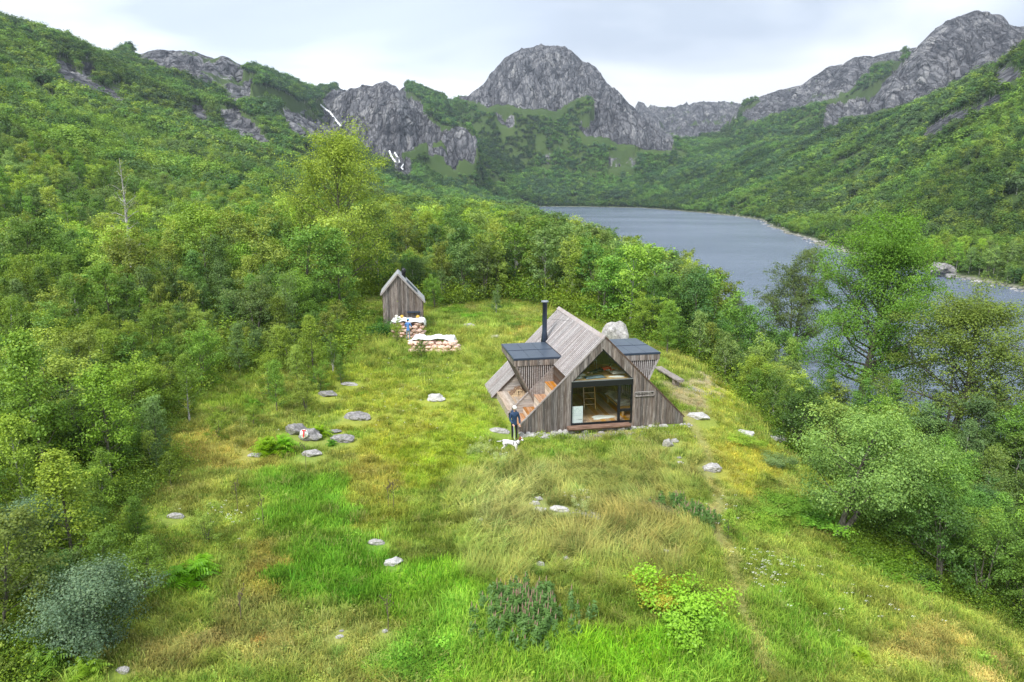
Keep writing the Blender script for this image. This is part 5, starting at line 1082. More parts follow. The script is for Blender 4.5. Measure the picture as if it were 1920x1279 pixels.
# ================================================================ SHED
SX, SY = at_z(757, 619, 0.); SZ = H(SX, SY)-.05
shd = empty('shed', 'narrow weathered board shed with steep uneven gable roof beyond the meadow', 'shed', (SX, SY, SZ), .15)
xl, xr, xa, za, zl, zr = -1.72, 1.76, -.36, 5.05, 3.45, 2.75
slab_ = lambda nm, poly, y0, y1, mat, **k: link(nm, prism(nm, poly, y0, y1, mat), shd, **k)
slab_('core', [(xl+.05, 0), (xr-.05, 0), (xr-.05, zr-.12), (xa, za-.15), (xl+.05, zl-.12)], .02, 3.1, M_MATTE)
x = xl
while x < xr-.02:
    w_ = RA.choice([.11, .14, .17]); x1 = min(x+w_, xr); zt = lambda q: (zl+(za-zl)*(q-xl)/(xa-xl)) if q < xa else (za+(zr-za)*(q-xa)/(xr-xa))
    pts = [(x+.004, -.1), (x1-.004, -.1), (x1-.004, zt(x1)-.06)] + ([(xa, za-.06)] if x < xa < x1 else []) + [(x+.004, zt(x)-.06)]
    slab_('plank', pts, -.025-RA.choice([0, .012]), .018, M_WALL); x = x1
for sx_ in (xl, xr):
    y_ = .03
    while y_ < 3.1:
        zz = (zl if sx_ < 0 else zr)-.06; link('plank', prism('side_plank', [(y_, -.1), (y_+.14, -.1), (y_+.14, zz), (y_, zz)], sx_-.02, sx_+.02, M_WALL, 'x'), shd); y_ += .146
M_SROOF = mat_plain('pale_roof_edge', (.40, .41, .42), .7, .12, 5)
def thick(a, b, t): dx, dz = b[0]-a[0], b[1]-a[1]; l = math.hypot(dx, dz); n = (-dz/l*t, dx/l*t); return [a, b, (b[0]+n[0], b[1]+n[1]), (a[0]+n[0], a[1]+n[1])]
slab_('roof', thick((xl-.14, zl-.17), (xa-.001, za-.001), .06), -.14, 3.2, M_SROOF); slab_('roof', thick((xa+.001, za-.001), (xr+.15, zr-.20), .06), -.14, 3.2, M_SROOF)
for a, b in (((xl-.17, zl-.2), (xa, za+.02)), ((xa, za+.02), (xr+.18, zr-.22))):
    link('barge_board', bar('barge_board', (a[0], -.17, a[1]-.02), (b[0], -.17, b[1]-.02), .045, .13, M_CAP, (0, 0, 1)), shd)
ang = math.atan2(zr-za, xr-xa); pn = [(xa+.75, za+(zr-za)*(.75)/(xr-xa)+.10), (xa+1.65, za+(zr-za)*1.65/(xr-xa)+.10)]
slab_('roof_window', thick(pn[0], pn[1], .03), .3, 1.5, M_EDGE)
cp = link('chimney', lathe('shed_chimney', [(.17, 0), (.17, .5), (.21, .55), (.21, .85), (.12, .98)], M_BLACK), shd, (.15, 1.9, 4.35))
slab_('shelf', [(.35, 1.62), (1.5, 1.62), (1.5, 1.72), (.35, 1.76)], -.22, -.04, M_EDGE)
# ================================================================ SACKS OF FIREWOOD
def mat_sack():
    m = newmat('net_sack'); t = NT(m); O = t.obj(); r = t.rand(); v = t.n('ShaderNodeTexVoronoi', {'Vector': t.scale(O, (7, 12, 12)), 'Scale': 1.}).outputs; n = t.noise(O, 9., 3., .6)
    c = t.mix(t.mapr(v['Distance'], .2, .7), (.80, .56, .46), (.58, .32, .24)); c = t.mix(t.mapr(n, .42, .6, 0., .6), c, (.80, .70, .62)); c = t.n('ShaderNodeHueSaturation', {'Value': t.mapr(r, 0, 1, .8, 1.2), 'Color': c}).outputs[0]
    t.pbr(c, .8, t.bump(v['Distance'], .03, .8)); return m
M_SACK = mat_sack()
def mat_sheet():
    m = newmat('white_tarpaulin'); t = NT(m); n = t.noise(t.obj(), 2.2, 4., .55); t.pbr(t.mix(t.mapr(n, .4, .7, 0., .4), (.84, .84, .86), (.66, .70, .76)), .5, t.bump(n, .12, .9)); return m
M_TARP = mat_sheet(); SACKM = [blob('sack_shape', .30, .24, .17, M_SACK, s, .26, 3, 0, 1.9) for s in range(5)]
def sackpile(cx, cy, cz, nx, nzs, ny, ang, wh, grp, top):
    for k in range(nzs):
        for j in range(ny):
            for i in range(nx):
                if k == nzs-1 and (i+j) % 4 == 3 and k > 2: continue
                lx = (i-(nx-1)/2)*.52+(.12 if k % 2 else -.08)+r3.uniform(-.08, .08); ly = j*.46+r3.uniform(-.12, .08)+.03*k; x_ = cx+lx*math.cos(ang)-ly*math.sin(ang); y_ = cy+lx*math.sin(ang)+ly*math.cos(ang)
                o = link('firewood_sack', SACKM[r3.randrange(5)]); o.location = (x_, y_, cz+.15+k*.27); o.rotation_euler = (r3.uniform(-.3, .3), r3.uniform(-.2, .2), ang+r3.uniform(-.4, .4)); o.scale = (r3.uniform(.85, 1.12), r3.uniform(.9, 1.1), r3.uniform(.85, 1.1))
                cn = 'left' if i < nx/3 else 'right' if i >= nx*2/3 else 'middle'; ln = ['bottom', 'second', 'third', 'fourth', 'fifth'][k]; dp = 'front' if j == 0 else 'inner'
                tag(o, 'pink firewood sack, %s layer, %s side%s, %s' % (ln, cn, '' if j == 0 else ', inner row', wh), 'sack', grp)
def tarp(cx, cy, z0, lx, ly, ang, seed, drop, label):
    from mathutils import noise as mn
    nx, ny = 46, 26; V = []; 
    for j in range(ny):
        for i in range(nx):
            a = (i/(nx-1)-.5)*2; b = (j/(ny-1)-.5)*2; e = max(0, abs(a)-.82)/.18; f = max(0, (abs(b)-.72)/.28); q = mn.noise(Vector((a*2.2, b*1.7, seed))); q2 = mn.noise(Vector((a*6, b*5, seed+4)))
            z = .24*q+.11*q2-drop*(e**1.3)*(1 if a > 0 else .5)-(.12+.1*q2 if b < 0 else .5)*(f**1.2); X_0 = a*lx*(1-.07*e*(1+q)); Y_0 = b*ly*(1-.1*f)
            V.append((X_0, Y_0, z))
    F = np.array([[j*nx+i, j*nx+i+1, (j+1)*nx+i+1, (j+1)*nx+i] for j in range(ny-1) for i in range(nx-1)]); me = mesh_np('tarpaulin', np.array(V), F, [M_TARP], True)
    o = link('tarpaulin', me, None, (cx, cy, z0), (0, 0, ang)); m = o.modifiers.new('t', 'SOLIDIFY'); m.thickness = .015; return tag(o, label, 'tarpaulin')
ax, ay = at_z(812, 660, 0.); az_ = H(ax, ay); sackpile(ax, ay+.1, az_-.02, 7, 3, 2, -.03, 'long low pile', 'firewood sacks of the long pile', 0)
tarp(ax, ay+.95, az_+1.02, 1.85, .95, -.03, 3, .55, 'crumpled white tarpaulin over the long low pile of sacks')
for i, (u, v) in enumerate(((850, 661), (857, 659))):
    x, y = at_z(u, v, 0.); o = link('firewood_sack', SACKM[i]); o.location = (x, y+.3, H(x, y)+.15); o.rotation_euler = (.2, .3*i, .5); tag(o, 'pink firewood sack slumped at the right end of the long pile, %s' % ('inner one' if i == 0 else 'outermost one'), 'sack', 'firewood sacks slumped aside')
bx, by = at_z(765, 631, 0.); bz = H(bx, by); sackpile(bx, by+.1, bz-.05, 5, 5, 2, .05, 'tall pile before shed', 'firewood sacks of the tall pile', 0)
tarp(bx-.02, by+.75, bz+1.5, 1.6, 1.0, .05, 8, .5, 'white tarpaulin over the tall pile of sacks before the shed')
M_YEL = mat_plain('yellow_plastic', (.70, .42, .05), .5); M_BLUE = mat_plain('blue_cloth', (.10, .26, .62), .85, .1, 6)
for lx, ly, lab, me in ((-.62, 1., 'yellow bag lying on the left of the tall tarpaulin', blob('yellow_bag', .15, .13, .12, M_YEL, 2, .2)), (.75, .9, 'yellow patterned bag lying on the right of the tall tarpaulin', blob('yellow_bag', .15, .13, .12, M_YEL, 5, .2)), (-1.1, 1.1, 'pale grey bag on the far left of the tall tarpaulin', blob('grey_bag', .15, .13, .11, M_LINEN, 7, .2))):
    o = link('bag', me, None, (bx+lx, by+ly, bz+1.66)); tag(o, lab, 'bag')
# ================================================================ PEOPLE AND DOG
def skin(name, joints, edges, mat, loc=(0, 0, 0), rz=0., parent=None, sub=2, root=0):
    me = bpy.data.meshes.new(name); me.from_pydata([j[0] for j in joints], edges, []); o = bpy.data.objects.new(name, me); COL.objects.link(o)
    m = o.modifiers.new('s', 'SKIN'); m.use_smooth_shade = True
    for i, (p, r) in enumerate(joints):
        rr_ = (r, r) if isinstance(r, (int, float)) else r; me.skin_vertices[0].data[i].radius = rr_; me.skin_vertices[0].data[i].use_root = (i == root)
    sb = o.modifiers.new('b', 'SUBSURF'); sb.levels = sb.render_levels = sub
    bpy.context.view_layer.update(); dg = bpy.context.evaluated_depsgraph_get(); nm = bpy.data.meshes.new_from_object(o.evaluated_get(dg)); nm.name = name; nm.materials.clear(); nm.materials.append(mat)
    for p in nm.polygons: p.use_smooth = True
    bpy.data.objects.remove(o); return link(name, nm, parent, loc, (0, 0, rz))
M_SKIN = mat_plain('skin', (.62, .38, .28), .6); M_NAVY = mat_plain('navy_parka', (.018, .05, .115), .7, .25, 7, bump=.02); M_TROUS = mat_plain('black_trousers', (.015, .015, .02), .85); M_WHITEC = mat_plain('white_knit', (.80, .80, .78), .9, .06, 20, bump=.01); M_HAIR = mat_plain('dark_hair', (.035, .02, .014), .7)
M_JEANS = mat_plain('jeans', (.25, .33, .42), .9, .2, 8); M_REDC = mat_plain('red_shirt', (.70, .012, .02), .85, .1, 7, bump=.01); M_CAPB = mat_plain('light_blue_cap', (.12, .42, .75), .7)
def hand(parent, p, d, s=1.):
    """palm and five fingers reaching along d from the wrist p"""
    d = Vector(d).normalized(); a = d.cross(Vector((0, 1, .1))).normalized(); b = d.cross(a); J = [(tuple(Vector(p)), .026*s), (tuple(Vector(p)+d*.07*s), (.034*s, .018*s))]; E = [(0, 1)]
    for k, (off, ln) in enumerate(((-.028, .062), (-.010, .075), (.010, .070), (.027, .055))):
        q = Vector(p)+d*.085*s+a*off*s; J += [(tuple(q), .011*s), (tuple(q+d*ln*.5*s), .010*s), (tuple(q+d*ln*.8*s+b*ln*.45*s), .008*s)]; n = len(J); E += [(1, n-3), (n-3, n-2), (n-2, n-1)]
    q = Vector(p)+d*.03*s-a*.035*s; J += [(tuple(q), .012*s), (tuple(q+d*.03*s-a*.02*s+b*.02*s), .010*s)]; n = len(J); E += [(0, n-2), (n-2, n-1)]
    return skin('hand', J, E, M_SKIN, parent=parent, sub=1, root=1)
def head(parent, c, fwd, hair=True, s=1.):
    """head with brow, nose, chin and ears, looking along fwd (angle about z)"""
    bm = bmesh.new(); bmesh.ops.create_uvsphere(bm, u_segments=24, v_segments=18, radius=1)
    for v in bm.verts:
        x_, y_, z_ = v.co; k = 1-.16*max(0, -z_)**1.2; X_ = x_*.078*k; Y_ = y_*.098*(1-.1*max(0, -z_)); Z_ = z_*.118
        if y_ < 0:                                # the face looks along -y
            Y_ += -.006*math.exp(-((z_+.75)**2)/.03-(x_**2)/.1)       # chin
            Y_ += -.026*math.exp(-((z_+.12)**2)/.018-(x_**2)/.018)     # nose
            Y_ += .010*math.exp(-((z_-.08)**2)/.01-((abs(x_)-.38)**2)/.02)  # eye sockets
            Y_ += -.007*math.exp(-((z_+.42)**2)/.004-(x_**2)/.06)       # lips
        v.co = Vector((X_, Y_, Z_))*s
    me = bpy.data.meshes.new('head'); bm.to_mesh(me); bm.free(); me.materials.append(M_SKIN)
    for p in me.polygons: p.use_smooth = True
    h = link('head', me, parent, c, (0, 0, fwd))
    for q in (-1, 1):
        link('ear', blob('ear', .012, .022, .032, M_SKIN, 1, .05, 2), h, (q*.080, .008, -.005)); link('eye', blob('eye', .011, .008, .008, M_HAIR, 1, 0., 1), h, (q*.031, -.083, .012))
    if hair: link('hair', blob('hair', .090, .105, .115, M_HAIR, 2, .05, 3), h, (0, .022, .028))
    return h
def person(label, loc, rz, top, legs, armL, armR, scale=1., hat=None, parka=True):
    P = empty('person', label, 'person', loc, rz); P.scale = (scale,)*3
    k = 1.12 if parka else 1.
    J = [((0, 0, .93), (.125*k, .10*k)), ((0, 0, 1.08), (.12*k, .095*k)), ((0, -.01, 1.24), (.145*k, .105*k)), ((0, 0, 1.39), (.12*k, .08*k)), ((0, -.005, 1.47), (.055, .055)), ((0, 0, .80), (.15*k, .12*k)) if parka else ((0, 0, .86), (.13, .10))]
    E = [(0, 1), (1, 2), (2, 3), (3, 4), (0, 5)]
    for s, arm in ((-1, armL), (1, armR)):
        n = len(J); J += [((s*.175, 0, 1.375), .066*k), (arm[0], .052*k), (arm[1], .042*k)]; E += [(3, n), (n, n+1), (n+1, n+2)]
    skin('torso', J, E, top, parent=P)
    J = [((0, 0, .88), (.13, .10))]; E = []
    for s in (-1, 1):
        n = len(J); J += [((s*.095, 0, .78), .088), ((s*.105, -.015, .47), .060), ((s*.11, .015, .13), .044), ((s*.11, .01, .06), .042)]; E += [(0, n), (n, n+1), (n+1, n+2), (n+2, n+3)]
    skin('trousers', J, E, legs, parent=P)
    for s in (-1, 1): skin('shoe', [((s*.11, .03, .05), .045), ((s*.11, -.08, .045), (.042, .04)), ((s*.115, -.17, .035), (.036, .03))], [(0, 1), (1, 2)], M_BLACK, parent=P, sub=1)
    skin('neck', [((0, 0, 1.44), .05), ((0, -.01, 1.56), .048)], [(0, 1)], M_SKIN, parent=P, sub=1)
    for arm in (armL, armR): d = Vector(arm[1])-Vector(arm[0]); hand(P, Vector(arm[1])+d.normalized()*.02, d)
    h = head(P, (0, -.02, 1.62), 0.); h.rotation_euler = (.35, 0, 0)
    return P, h
px_, py_ = .12, 32.35; pz_ = H(px_, py_)
pa, h = person('person in white hat, navy parka and black trousers holding the dog leash by the steps', (px_, py_, pz_-.01), .35, M_NAVY, M_TROUS, ((-.235, -.03, 1.10), (-.16, -.20, .93)), ((.25, -.02, 1.10), (.24, -.10, .86)), 1.03)
link('hat', blob('hat', .103, .118, .088, M_WHITEC, 3, .04, 3), h, (0, .008, .068)); link('hood', blob('hood', .15, .10, .075, M_NAVY, 4, .12, 3), pa, (0, .085, 1.46)); link('ponytail', blob('ponytail', .04, .05, .11, M_HAIR, 4, .1, 2), h, (-.05, .11, -.03))
# dog
dx_, dy_ = .02, 30.55; dz_ = H(dx_-.2, dy_)-.01
M_DOG = mat_plain('white_coat', (.78, .76, .74), .85, .05, 9, bump=.01); M_BROWN = mat_plain('brown_coat', (.22, .07, .035), .85, .2, 9); M_STRAP = mat_plain('black_strap', (.02, .022, .03), .6)
dog = empty('dog', 'white pointer dog with brown ears and black harness standing beside the person', 'dog', (dx_, dy_, dz_), -.38)
J = [((-.36, 0, .56), (.115, .13)), ((-.10, 0, .53), (.10, .115)), ((.14, 0, .52), (.115, .15)), ((.26, 0, .57), (.085, .11)), ((.36, -.01, .70), .066), ((.41, -.02, .78), .062),
     ((-.40, .075, .45), (.07, .08)), ((-.32, .085, .32), .045), ((-.45, .085, .20), .026), ((-.42, .085, .04), .022), ((-.37, .085, .02), .024),
     ((-.40, -.075, .45), (.07, .08)), ((-.36, -.085, .32), .045), ((-.52, -.085, .20), .026), ((-.50, -.085, .04), .022), ((-.45, -.085, .02), .024),
     ((.20, .075, .42), .055), ((.19, .08, .27), .034), ((.20, .08, .05), .023), ((.24, .08, .02), .024), ((.20, -.075, .42), .055), ((.22, -.08, .27), .034), ((.24, -.08, .05), .023), ((.28, -.08, .02), .024),
     ((-.46, 0, .60), .035), ((-.62, 0, .52), .022), ((-.80, -.02, .50), .012)]
E = [(0, 1), (1, 2), (2, 3), (3, 4), (4, 5), (0, 6), (6, 7), (7, 8), (8, 9), (9, 10), (0, 11), (11, 12), (12, 13), (13, 14), (14, 15), (2, 16), (16, 17), (17, 18), (18, 19), (2, 20), (20, 21), (21, 22), (22, 23), (0, 24), (24, 25), (25, 26)]
skin('body', J, E, M_DOG, parent=dog, root=1)
hd = link('head', blob('dog_head', .088, .08, .085, M_BROWN, 1, .04, 3), dog, (.44, -.03, .83), (0, .15, -.5))
link('muzzle', blob('muzzle', .092, .042, .042, M_DOG, 2, .05, 3), hd, (.10, 0, -.035)); link('blaze', blob('blaze', .06, .018, .05, M_DOG, 2, .03, 2), hd, (.045, 0, .045)); link('nose', blob('nose', .018, .018, .015, M_BLACK, 1, 0., 2), hd, (.19, 0, -.022))
for s in (-1, 1): link('ear', blob('ear', .04, .018, .075, M_BROWN, 3, .08, 2), hd, (-.01, s*.085, -.025), (s*.2, .1, 0)); link('eye', blob('eye', .01, .01, .01, M_BLACK, 1, 0, 1), hd, (.075, s*.04, .022))
link('tail_patch', blob('tail_patch', .05, .035, .034, M_BLACK, 2, .05, 2), dog, (-.52, 0, .57), (0, -.3, 0))
def ring(nm, c, rx, rz_, w_, mat, parent, rot): 
    V = []; n = 24
    for k in range(n): a = k*6.283/n; V += [(-w_, rx*math.cos(a), rz_*math.sin(a)), (w_, rx*math.cos(a), rz_*math.sin(a)), (w_, (rx+.008)*math.cos(a), (rz_+.008)*math.sin(a)), (-w_, (rx+.008)*math.cos(a), (rz_+.008)*math.sin(a))]
    F = [(4*k+j, 4*((k+1) % n)+j, 4*((k+1) % n)+(j+1) % 4, 4*k+(j+1) % 4) for k in range(n) for j in range(4)]
    me = bpy.data.meshes.new(nm); me.from_pydata(V, [], F); me.materials.append(mat); return link(nm, me, parent, c, rot)
ring('harness', (.10, 0, .53), .115, .145, .014, M_STRAP, dog, (0, 0, 0)); ring('harness', (.26, 0, .585), .098, .125, .014, M_STRAP, dog, (0, -.75, 0))
# leash from hand to harness
hp = pa.matrix_world if False else None
def wpt(o, p): m = Matrix.Translation(o.location) @ Euler(o.rotation_euler).to_matrix().to_4x4() @ Matrix.Diagonal((*o.scale, 1)); return m @ Vector(p)
A_ = wpt(pa, (-.14, -.26, .86)); B_ = wpt(dog, (.12, 0, .68)); pts = [A_.lerp(B_, t)+Vector((0, 0, -.10*math.sin(math.pi*t))) for t in np.linspace(0, 1, 9)]
V, F = tube_np([tuple(p) for p in pts], [.008]*9, 5); tag(link('leash', mesh_np('leash', V, F, [mat_plain('pale_cord', (.6, .62, .66), .7)], True)), 'pale blue grey leash hanging from hand to dog harness', 'leash')
# worker at the sacks
wx, wy = at_z(766, 634.5, 0.); wy -= .1
pb, h = person('person in blue shirt, jeans and light blue cap standing at the tall sack pile', (wx, wy, H(wx, wy)-.02), 3.0, M_BLUE, M_JEANS, ((-.26, -.06, 1.12), (-.22, -.28, 1.05)), ((.26, -.06, 1.12), (.22, -.28, 1.05)), 1.02, parka=False)
link('cap', blob('cap', .112, .128, .10, M_CAPB, 3, .03, 3), h, (0, .0, .07)); link('cap_brim', blob('cap_brim', .07, .06, .012, M_CAPB, 3, .02, 2), h, (0, -.12, .045))
# person lying on the loft, feet towards the glass
pl = empty('person', 'person in red top and dark trousers lying barefoot on the sleeping loft', 'person', on_cab(.35, 1.35, 2.56), CABA+.55)
J = [((0, 0, .13), (.13, .10)), ((.22, 0, .13), (.12, .10)), ((.42, .02, .14), (.14, .10)), ((.56, .02, .15), (.10, .08)), ((.50, .20, .12), .055), ((.30, .34, .08), .045), ((.55, .40, .07), .035), ((.50, -.18, .12), .055), ((.34, -.34, .08), .045), ((.62, -.34, .07), .035)]
skin('torso', J, [(0, 1), (1, 2), (2, 3), (3, 4), (4, 5), (5, 6), (3, 7), (7, 8), (8, 9)], M_REDC, parent=pl)
J = [((.02, 0, .13), (.13, .10)), ((-.12, .09, .12), .09), ((-.50, .12, .12), .062), ((-.90, .10, .09), .042), ((-.12, -.09, .12), .09), ((-.50, -.14, .16), .062), ((-.88, -.10, .08), .042)]
skin('trousers', J, [(0, 1), (1, 2), (2, 3), (0, 4), (4, 5), (5, 6)], M_TROUS, parent=pl)
for s in (-1, 1): skin('foot', [((-.90, s*.10, .08), .035), ((-.99, s*.10, .07), .036), ((-1.04, s*.11, .13), (.034, .022)), ((-1.06, s*.11, .17), (.03, .015))], [(0, 1), (1, 2), (2, 3)], M_SKIN, parent=pl, sub=1)
hh = head(pl, (.74, .02, .16), 0.); hh.rotation_euler = (1.2, 0, 1.57)
for p in ((.57, .42, .07), (.64, -.34, .07)): hand(pl, p, (1, 0, -.05))
# ================================================================ FAR THINGS
fx, fy = at_y(982, 382, 860)[:2]; fz = max(H(fx, fy), WATER+1.)
rh = empty('far_house', 'tiny red roofed house at the far end of the lake', 'house', (fx, fy, fz), .35)
M_FR = mat_plain('far_red_roof', (.62, .22, .15), .7); M_FW = mat_plain('far_brown_wall', (.22, .12, .09), .8)
link('wall', box_me('wall', 8., 6, 3.0, M_FW), rh); link('roof', prism('roof', [(-3.8, 2.8), (3.8, 2.8), (0, 5.4)], -4.7, 4.7, M_FR, 'y'), rh, rot=(0, 0, 1.5708)); link('chimney', box_me('chimney', .7, .7, 1.4, M_FW), rh, (-1.5, 0, 4.6))
for k in (-2.4, 0, 2.4): link('window', box_me('window', 1.1, .12, 1., M_EDGE), rh, (k, -3.05, 1.1))
bt = empty('boat', 'small white boat lying at the far shore beside the red roofed house', 'boat', (at_y(995, 385, 835)[0], 835, WATER+.1), .2)
link('hull', prism('hull', [(-3.2, .9), (3.2, .9), (2.7, .0), (-2.4, .0)], -.9, .9, mat_plain('white_hull', (.8, .8, .8), .4)), bt); link('seat', box_me('seat', .5, 1.6, .2, M_FW), bt, (0, 0, .85))
# waterfalls
M_FOAM = mat_plain('white_water', (.85, .88, .92), .6, .12, .6, bump=.3)
def fall(pts, wd, lab):
    V = []; 
    p0 = np.array(hit(*pts[0], 300)); p1 = np.array(hit(*pts[-1], 300))
    for i, (u, v) in enumerate(pts):
        t = i/(len(pts)-1); Yw = p0[1]*(1-t)+p1[1]*t; x, y, z = at_y(u, v, Yw); V.append((x, y, z, wd*(1+.45*math.sin(i*2.1))))
    n = len(V); vv = []
    for x, y, z, w_ in V:
        jx = 0.; [vv.append((x+jx+q*w_, y-2.2, z+lf+1.6)) for q, lf in ((-1, .2), (-.4, 1.3), (.4, 1.3), (1, .2))]
    F = np.array([[4*i+j, 4*i+j+1, 4*i+5+j, 4*i+4+j] for i in range(n-1) for j in range(3)])
    return tag(link('waterfall', mesh_np('waterfall', np.array(vv), F, [M_FOAM], True)), lab, 'waterfall', None)
def seg(p, n=7):
    o = []
    for a, b in zip(p[:-1], p[1:]):
        for k in range(n): t = k/n; o.append((a[0]*(1-t)+b[0]*t, a[1]*(1-t)+b[1]*t))
    return o+[p[-1]]
fall(seg([(602, 200), (612, 209), (620, 214), (630, 228), (641, 241)]), 1.1, 'upper white waterfall in the cleft left of the rocky middle hill')
fall(seg([(731, 287), (735, 297), (743, 309)]), 1.0, 'left strand of the lower waterfall below the rocky hill'); fall(seg([(741, 290), (747, 300), (750, 309)]), .8, 'right strand of the lower waterfall below the rocky hill'); fall(seg([(757, 312), (753, 318), (757, 322)]), .6, 'lowest short strand of the waterfall above the trees')
# shore stones: the big ones singly, the rest as rubble
bxy = at_z(1780, 521, WATER); rock('boulder', bxy[0], bxy[1]+3, WATER+.3, 3.1, 2.4, 2.3, 'huge grey boulder standing on the far shore above the water', M_DROCK, 1, .3, cat='boulder', sink=.2)
rock('boulder', bxy[0]-.6, bxy[1]-1.2, WATER, 1.7, 1.2, .9, 'smaller dark boulder at the water before the huge one', M_DROCK, 2, .9, cat='boulder')
SH = [(1920,549),(1880,540),(1840,530),(1800,518),(1700,507),(1640,492),(1570,470),(1530,462),(1500,450),(1470,438),(1440,427),(1400,411),(1330,402),(1250,396)]
W_ = [at_z(u, v, WATER) for u, v in SH]; RB = []
cl_ = _LK[19:29]
for i in range(len(cl_)-1):
    a, b = cl_[i], cl_[i+1]; L_ = math.hypot(*(b-a)); nst = int(L_/(.75 if a[1] < 260 else 2.))
    for k in range(nst):
        t = r3.random(); p = a+(b-a)*t; nx_, ny_ = -(b-a)[1]/L_, (b-a)[0]/L_; RB.append((p[0]+nx_*r3.gauss(0, 1.6), p[1]+ny_*r3.gauss(0, 1.6)))
RB = np.array(RB); zz = terrain(RB[:, 0], RB[:, 1]); sd_ = lake_sd(RB[:, 0], RB[:, 1])
k_ = (sd_ > -3.5) & (sd_ < 5) & (zz < WATER+1.2); RB = RB[k_]; zz = np.maximum(zz[k_], WATER-.2); n = len(RB); szs = np.array([r3.uniform(.2, .6)*(1.6 if r3.random() < .12 else 1) for _ in range(n)])
big = np.argsort(-szs/np.hypot(RB[:, 0], RB[:, 1]))[:60]; bs = set(big.tolist())
for i in big:
    x, y = RB[i]; wh = 'the near end' if y < 160 else 'the middle' if y < 260 else 'the far bend'
    rock('shore_rock', x, y, zz[i], szs[i]*1.3, szs[i], szs[i]*.7, 'pale rock at the waterline towards %s of the far shore' % wh, M_ROCK if i % 2 else M_DROCK, int(i) % 6, r3.uniform(0, 6), 'rocks along the far shore, %s' % wh)
rs = [i for i in range(n) if i not in bs]; pr = [rockmesh(k, M_ROCK) for k in range(6)]
rot = np.zeros((len(rs), 3)); rot[:, 2] = [r3.uniform(0, 6) for _ in rs]; sz_ = szs[rs]
tag(scatter('shore_rubble', np.stack([RB[rs, 0], RB[rs, 1], zz[rs]], 1), rot, np.stack([sz_*1.2, sz_, sz_*.6], 1), [int(q) % 6 for q in rs], np.ones((len(rs), 3)), pr), 'loose pale rubble along the far waterline', None, None, 'stuff')
# ================================================================ FERNS, WEEDS, FLOWERS
M_FERN = mat_leaf('fern_fronds', .02, .4)
def fern(seed, n=64, ln=.62, up=.9):
    r = np.random.default_rng(seed); V = []; F = []; lv = []; o = 0
    for k in range(n):
        az = k*2.4+r.uniform(-.3, .3); el = r.uniform(.35, 1.15)*up; l = ln*r.uniform(.7, 1.15); d = np.array([math.cos(az), math.sin(az), 0]); t = np.linspace(0, 1, 12)[1:]
        P = d[None]*(t*l*math.cos(el)+.25*l*t*t)[:, None]; P[:, 2] = t*l*math.sin(el)-.45*l*t*t*t; s = np.array([-d[1], d[0], 0])
        for q in range(11):
            w_ = l*.24*math.sin(math.pi*min(.98, .12+t[q]*.86))**.8; c = P[q]
            for sg_ in (-1, 1):
                tip = c+s*sg_*w_+d*.05*l+np.array([0, 0, -.04*l]); a_ = c-d*l*.035; b_ = c+d*l*.035; V += [a_, tip-d*.01, tip+d*.01, b_]; F.append([o, o+1, o+2, o+3]); o += 4; lv += [float(np.clip(.45+.4*t[q]+r.normal()*.08, 0, 1))]*4
    return mesh_np('fern_fronds', np.array(V), np.array(F), [M_FERN], False, {'lv': np.array(lv)})
FERNM = [fern(1), fern(2, 80, .74, 1.35)]
def plant(me, u, v, s, label, name, cat, tint, sz=None, group=None):
    x, y, z = hit(u, v); o = empty(name, label, cat, (x, y, z-.03), random.uniform(0, 6), group); o.scale = (s, s, sz or s); c = link('fronds' if name == 'fern' else 'leaves', me, o); c['tint'] = [float(q)*(1. if name == 'fern' else 1.3) for q in tint]; return o
for u, v, s, lab, tn in ((505, 852, 1.35, 'big bright green fern left of the painted rock', (.20, .40, .012)), (532, 846, 1.2, 'right half of the bright fern clump beside the painted rock', (.18, .38, .012)), (601, 818, .95, 'small yellow green fern right of the painted rock', (.22, .42, .015)), (476, 768, .9, 'dark green fern under the young birches', (.10, .26, .012)),
 (352, 1100, 1.25, 'large fern clump in the lower left between shrubs', (.15, .34, .012)), (378, 1080, 1.0, 'fern right behind the lower left clump', (.17, .36, .012)), (1612, 1238, .62, 'small pale fern alone in the lower right grass', (.26, .42, .03)), (622, 835, .5, 'tiny dark fern below the painted rock', (.10, .24, .02)),
 (90, 1262, 1.0, 'fern at the bottom left corner', (.16, .30, .04)), (165, 1270, .8, 'fern right of the bottom left corner one', (.20, .34, .03))):
    plant(FERNM[1], u, v, s*.8, lab, 'fern', 'fern', tn, s*1.45)
def shrub(seed, n, ls, rx, rz, mat=None, spike=0):
    r = np.random.default_rng(seed); c0 = r.normal(size=(26, 3))*np.array([rx*.5, rx*.5, rz*.25])+np.array([0, 0, rz*.5]); k = r.integers(0, 26, n); C = c0[k]+r.normal(size=(n, 3))*np.array([rx*.18, rx*.18, rz*.12]); C[:, 2] = np.abs(C[:, 2]); nr2 = r.normal(size=(n, 3))*.6+np.array([0, 0, .8])+unit(C-np.array([0, 0, rz*.3]))*.5
    LV, LF = leaves_np(C, nr2, ls, r); lv = np.repeat(np.clip(r.uniform(.3, .7, 26)[k]+.3*(C[:, 2]/rz-.5), 0, 1), 4); return mesh_np('shrub_leaves', LV, LF, [mat or M_LEAF], False, {'lv': lv})
SHR = [shrub(20, 5200, .075, .9, .9), shrub(21, 4200, .085, 1., .6)]
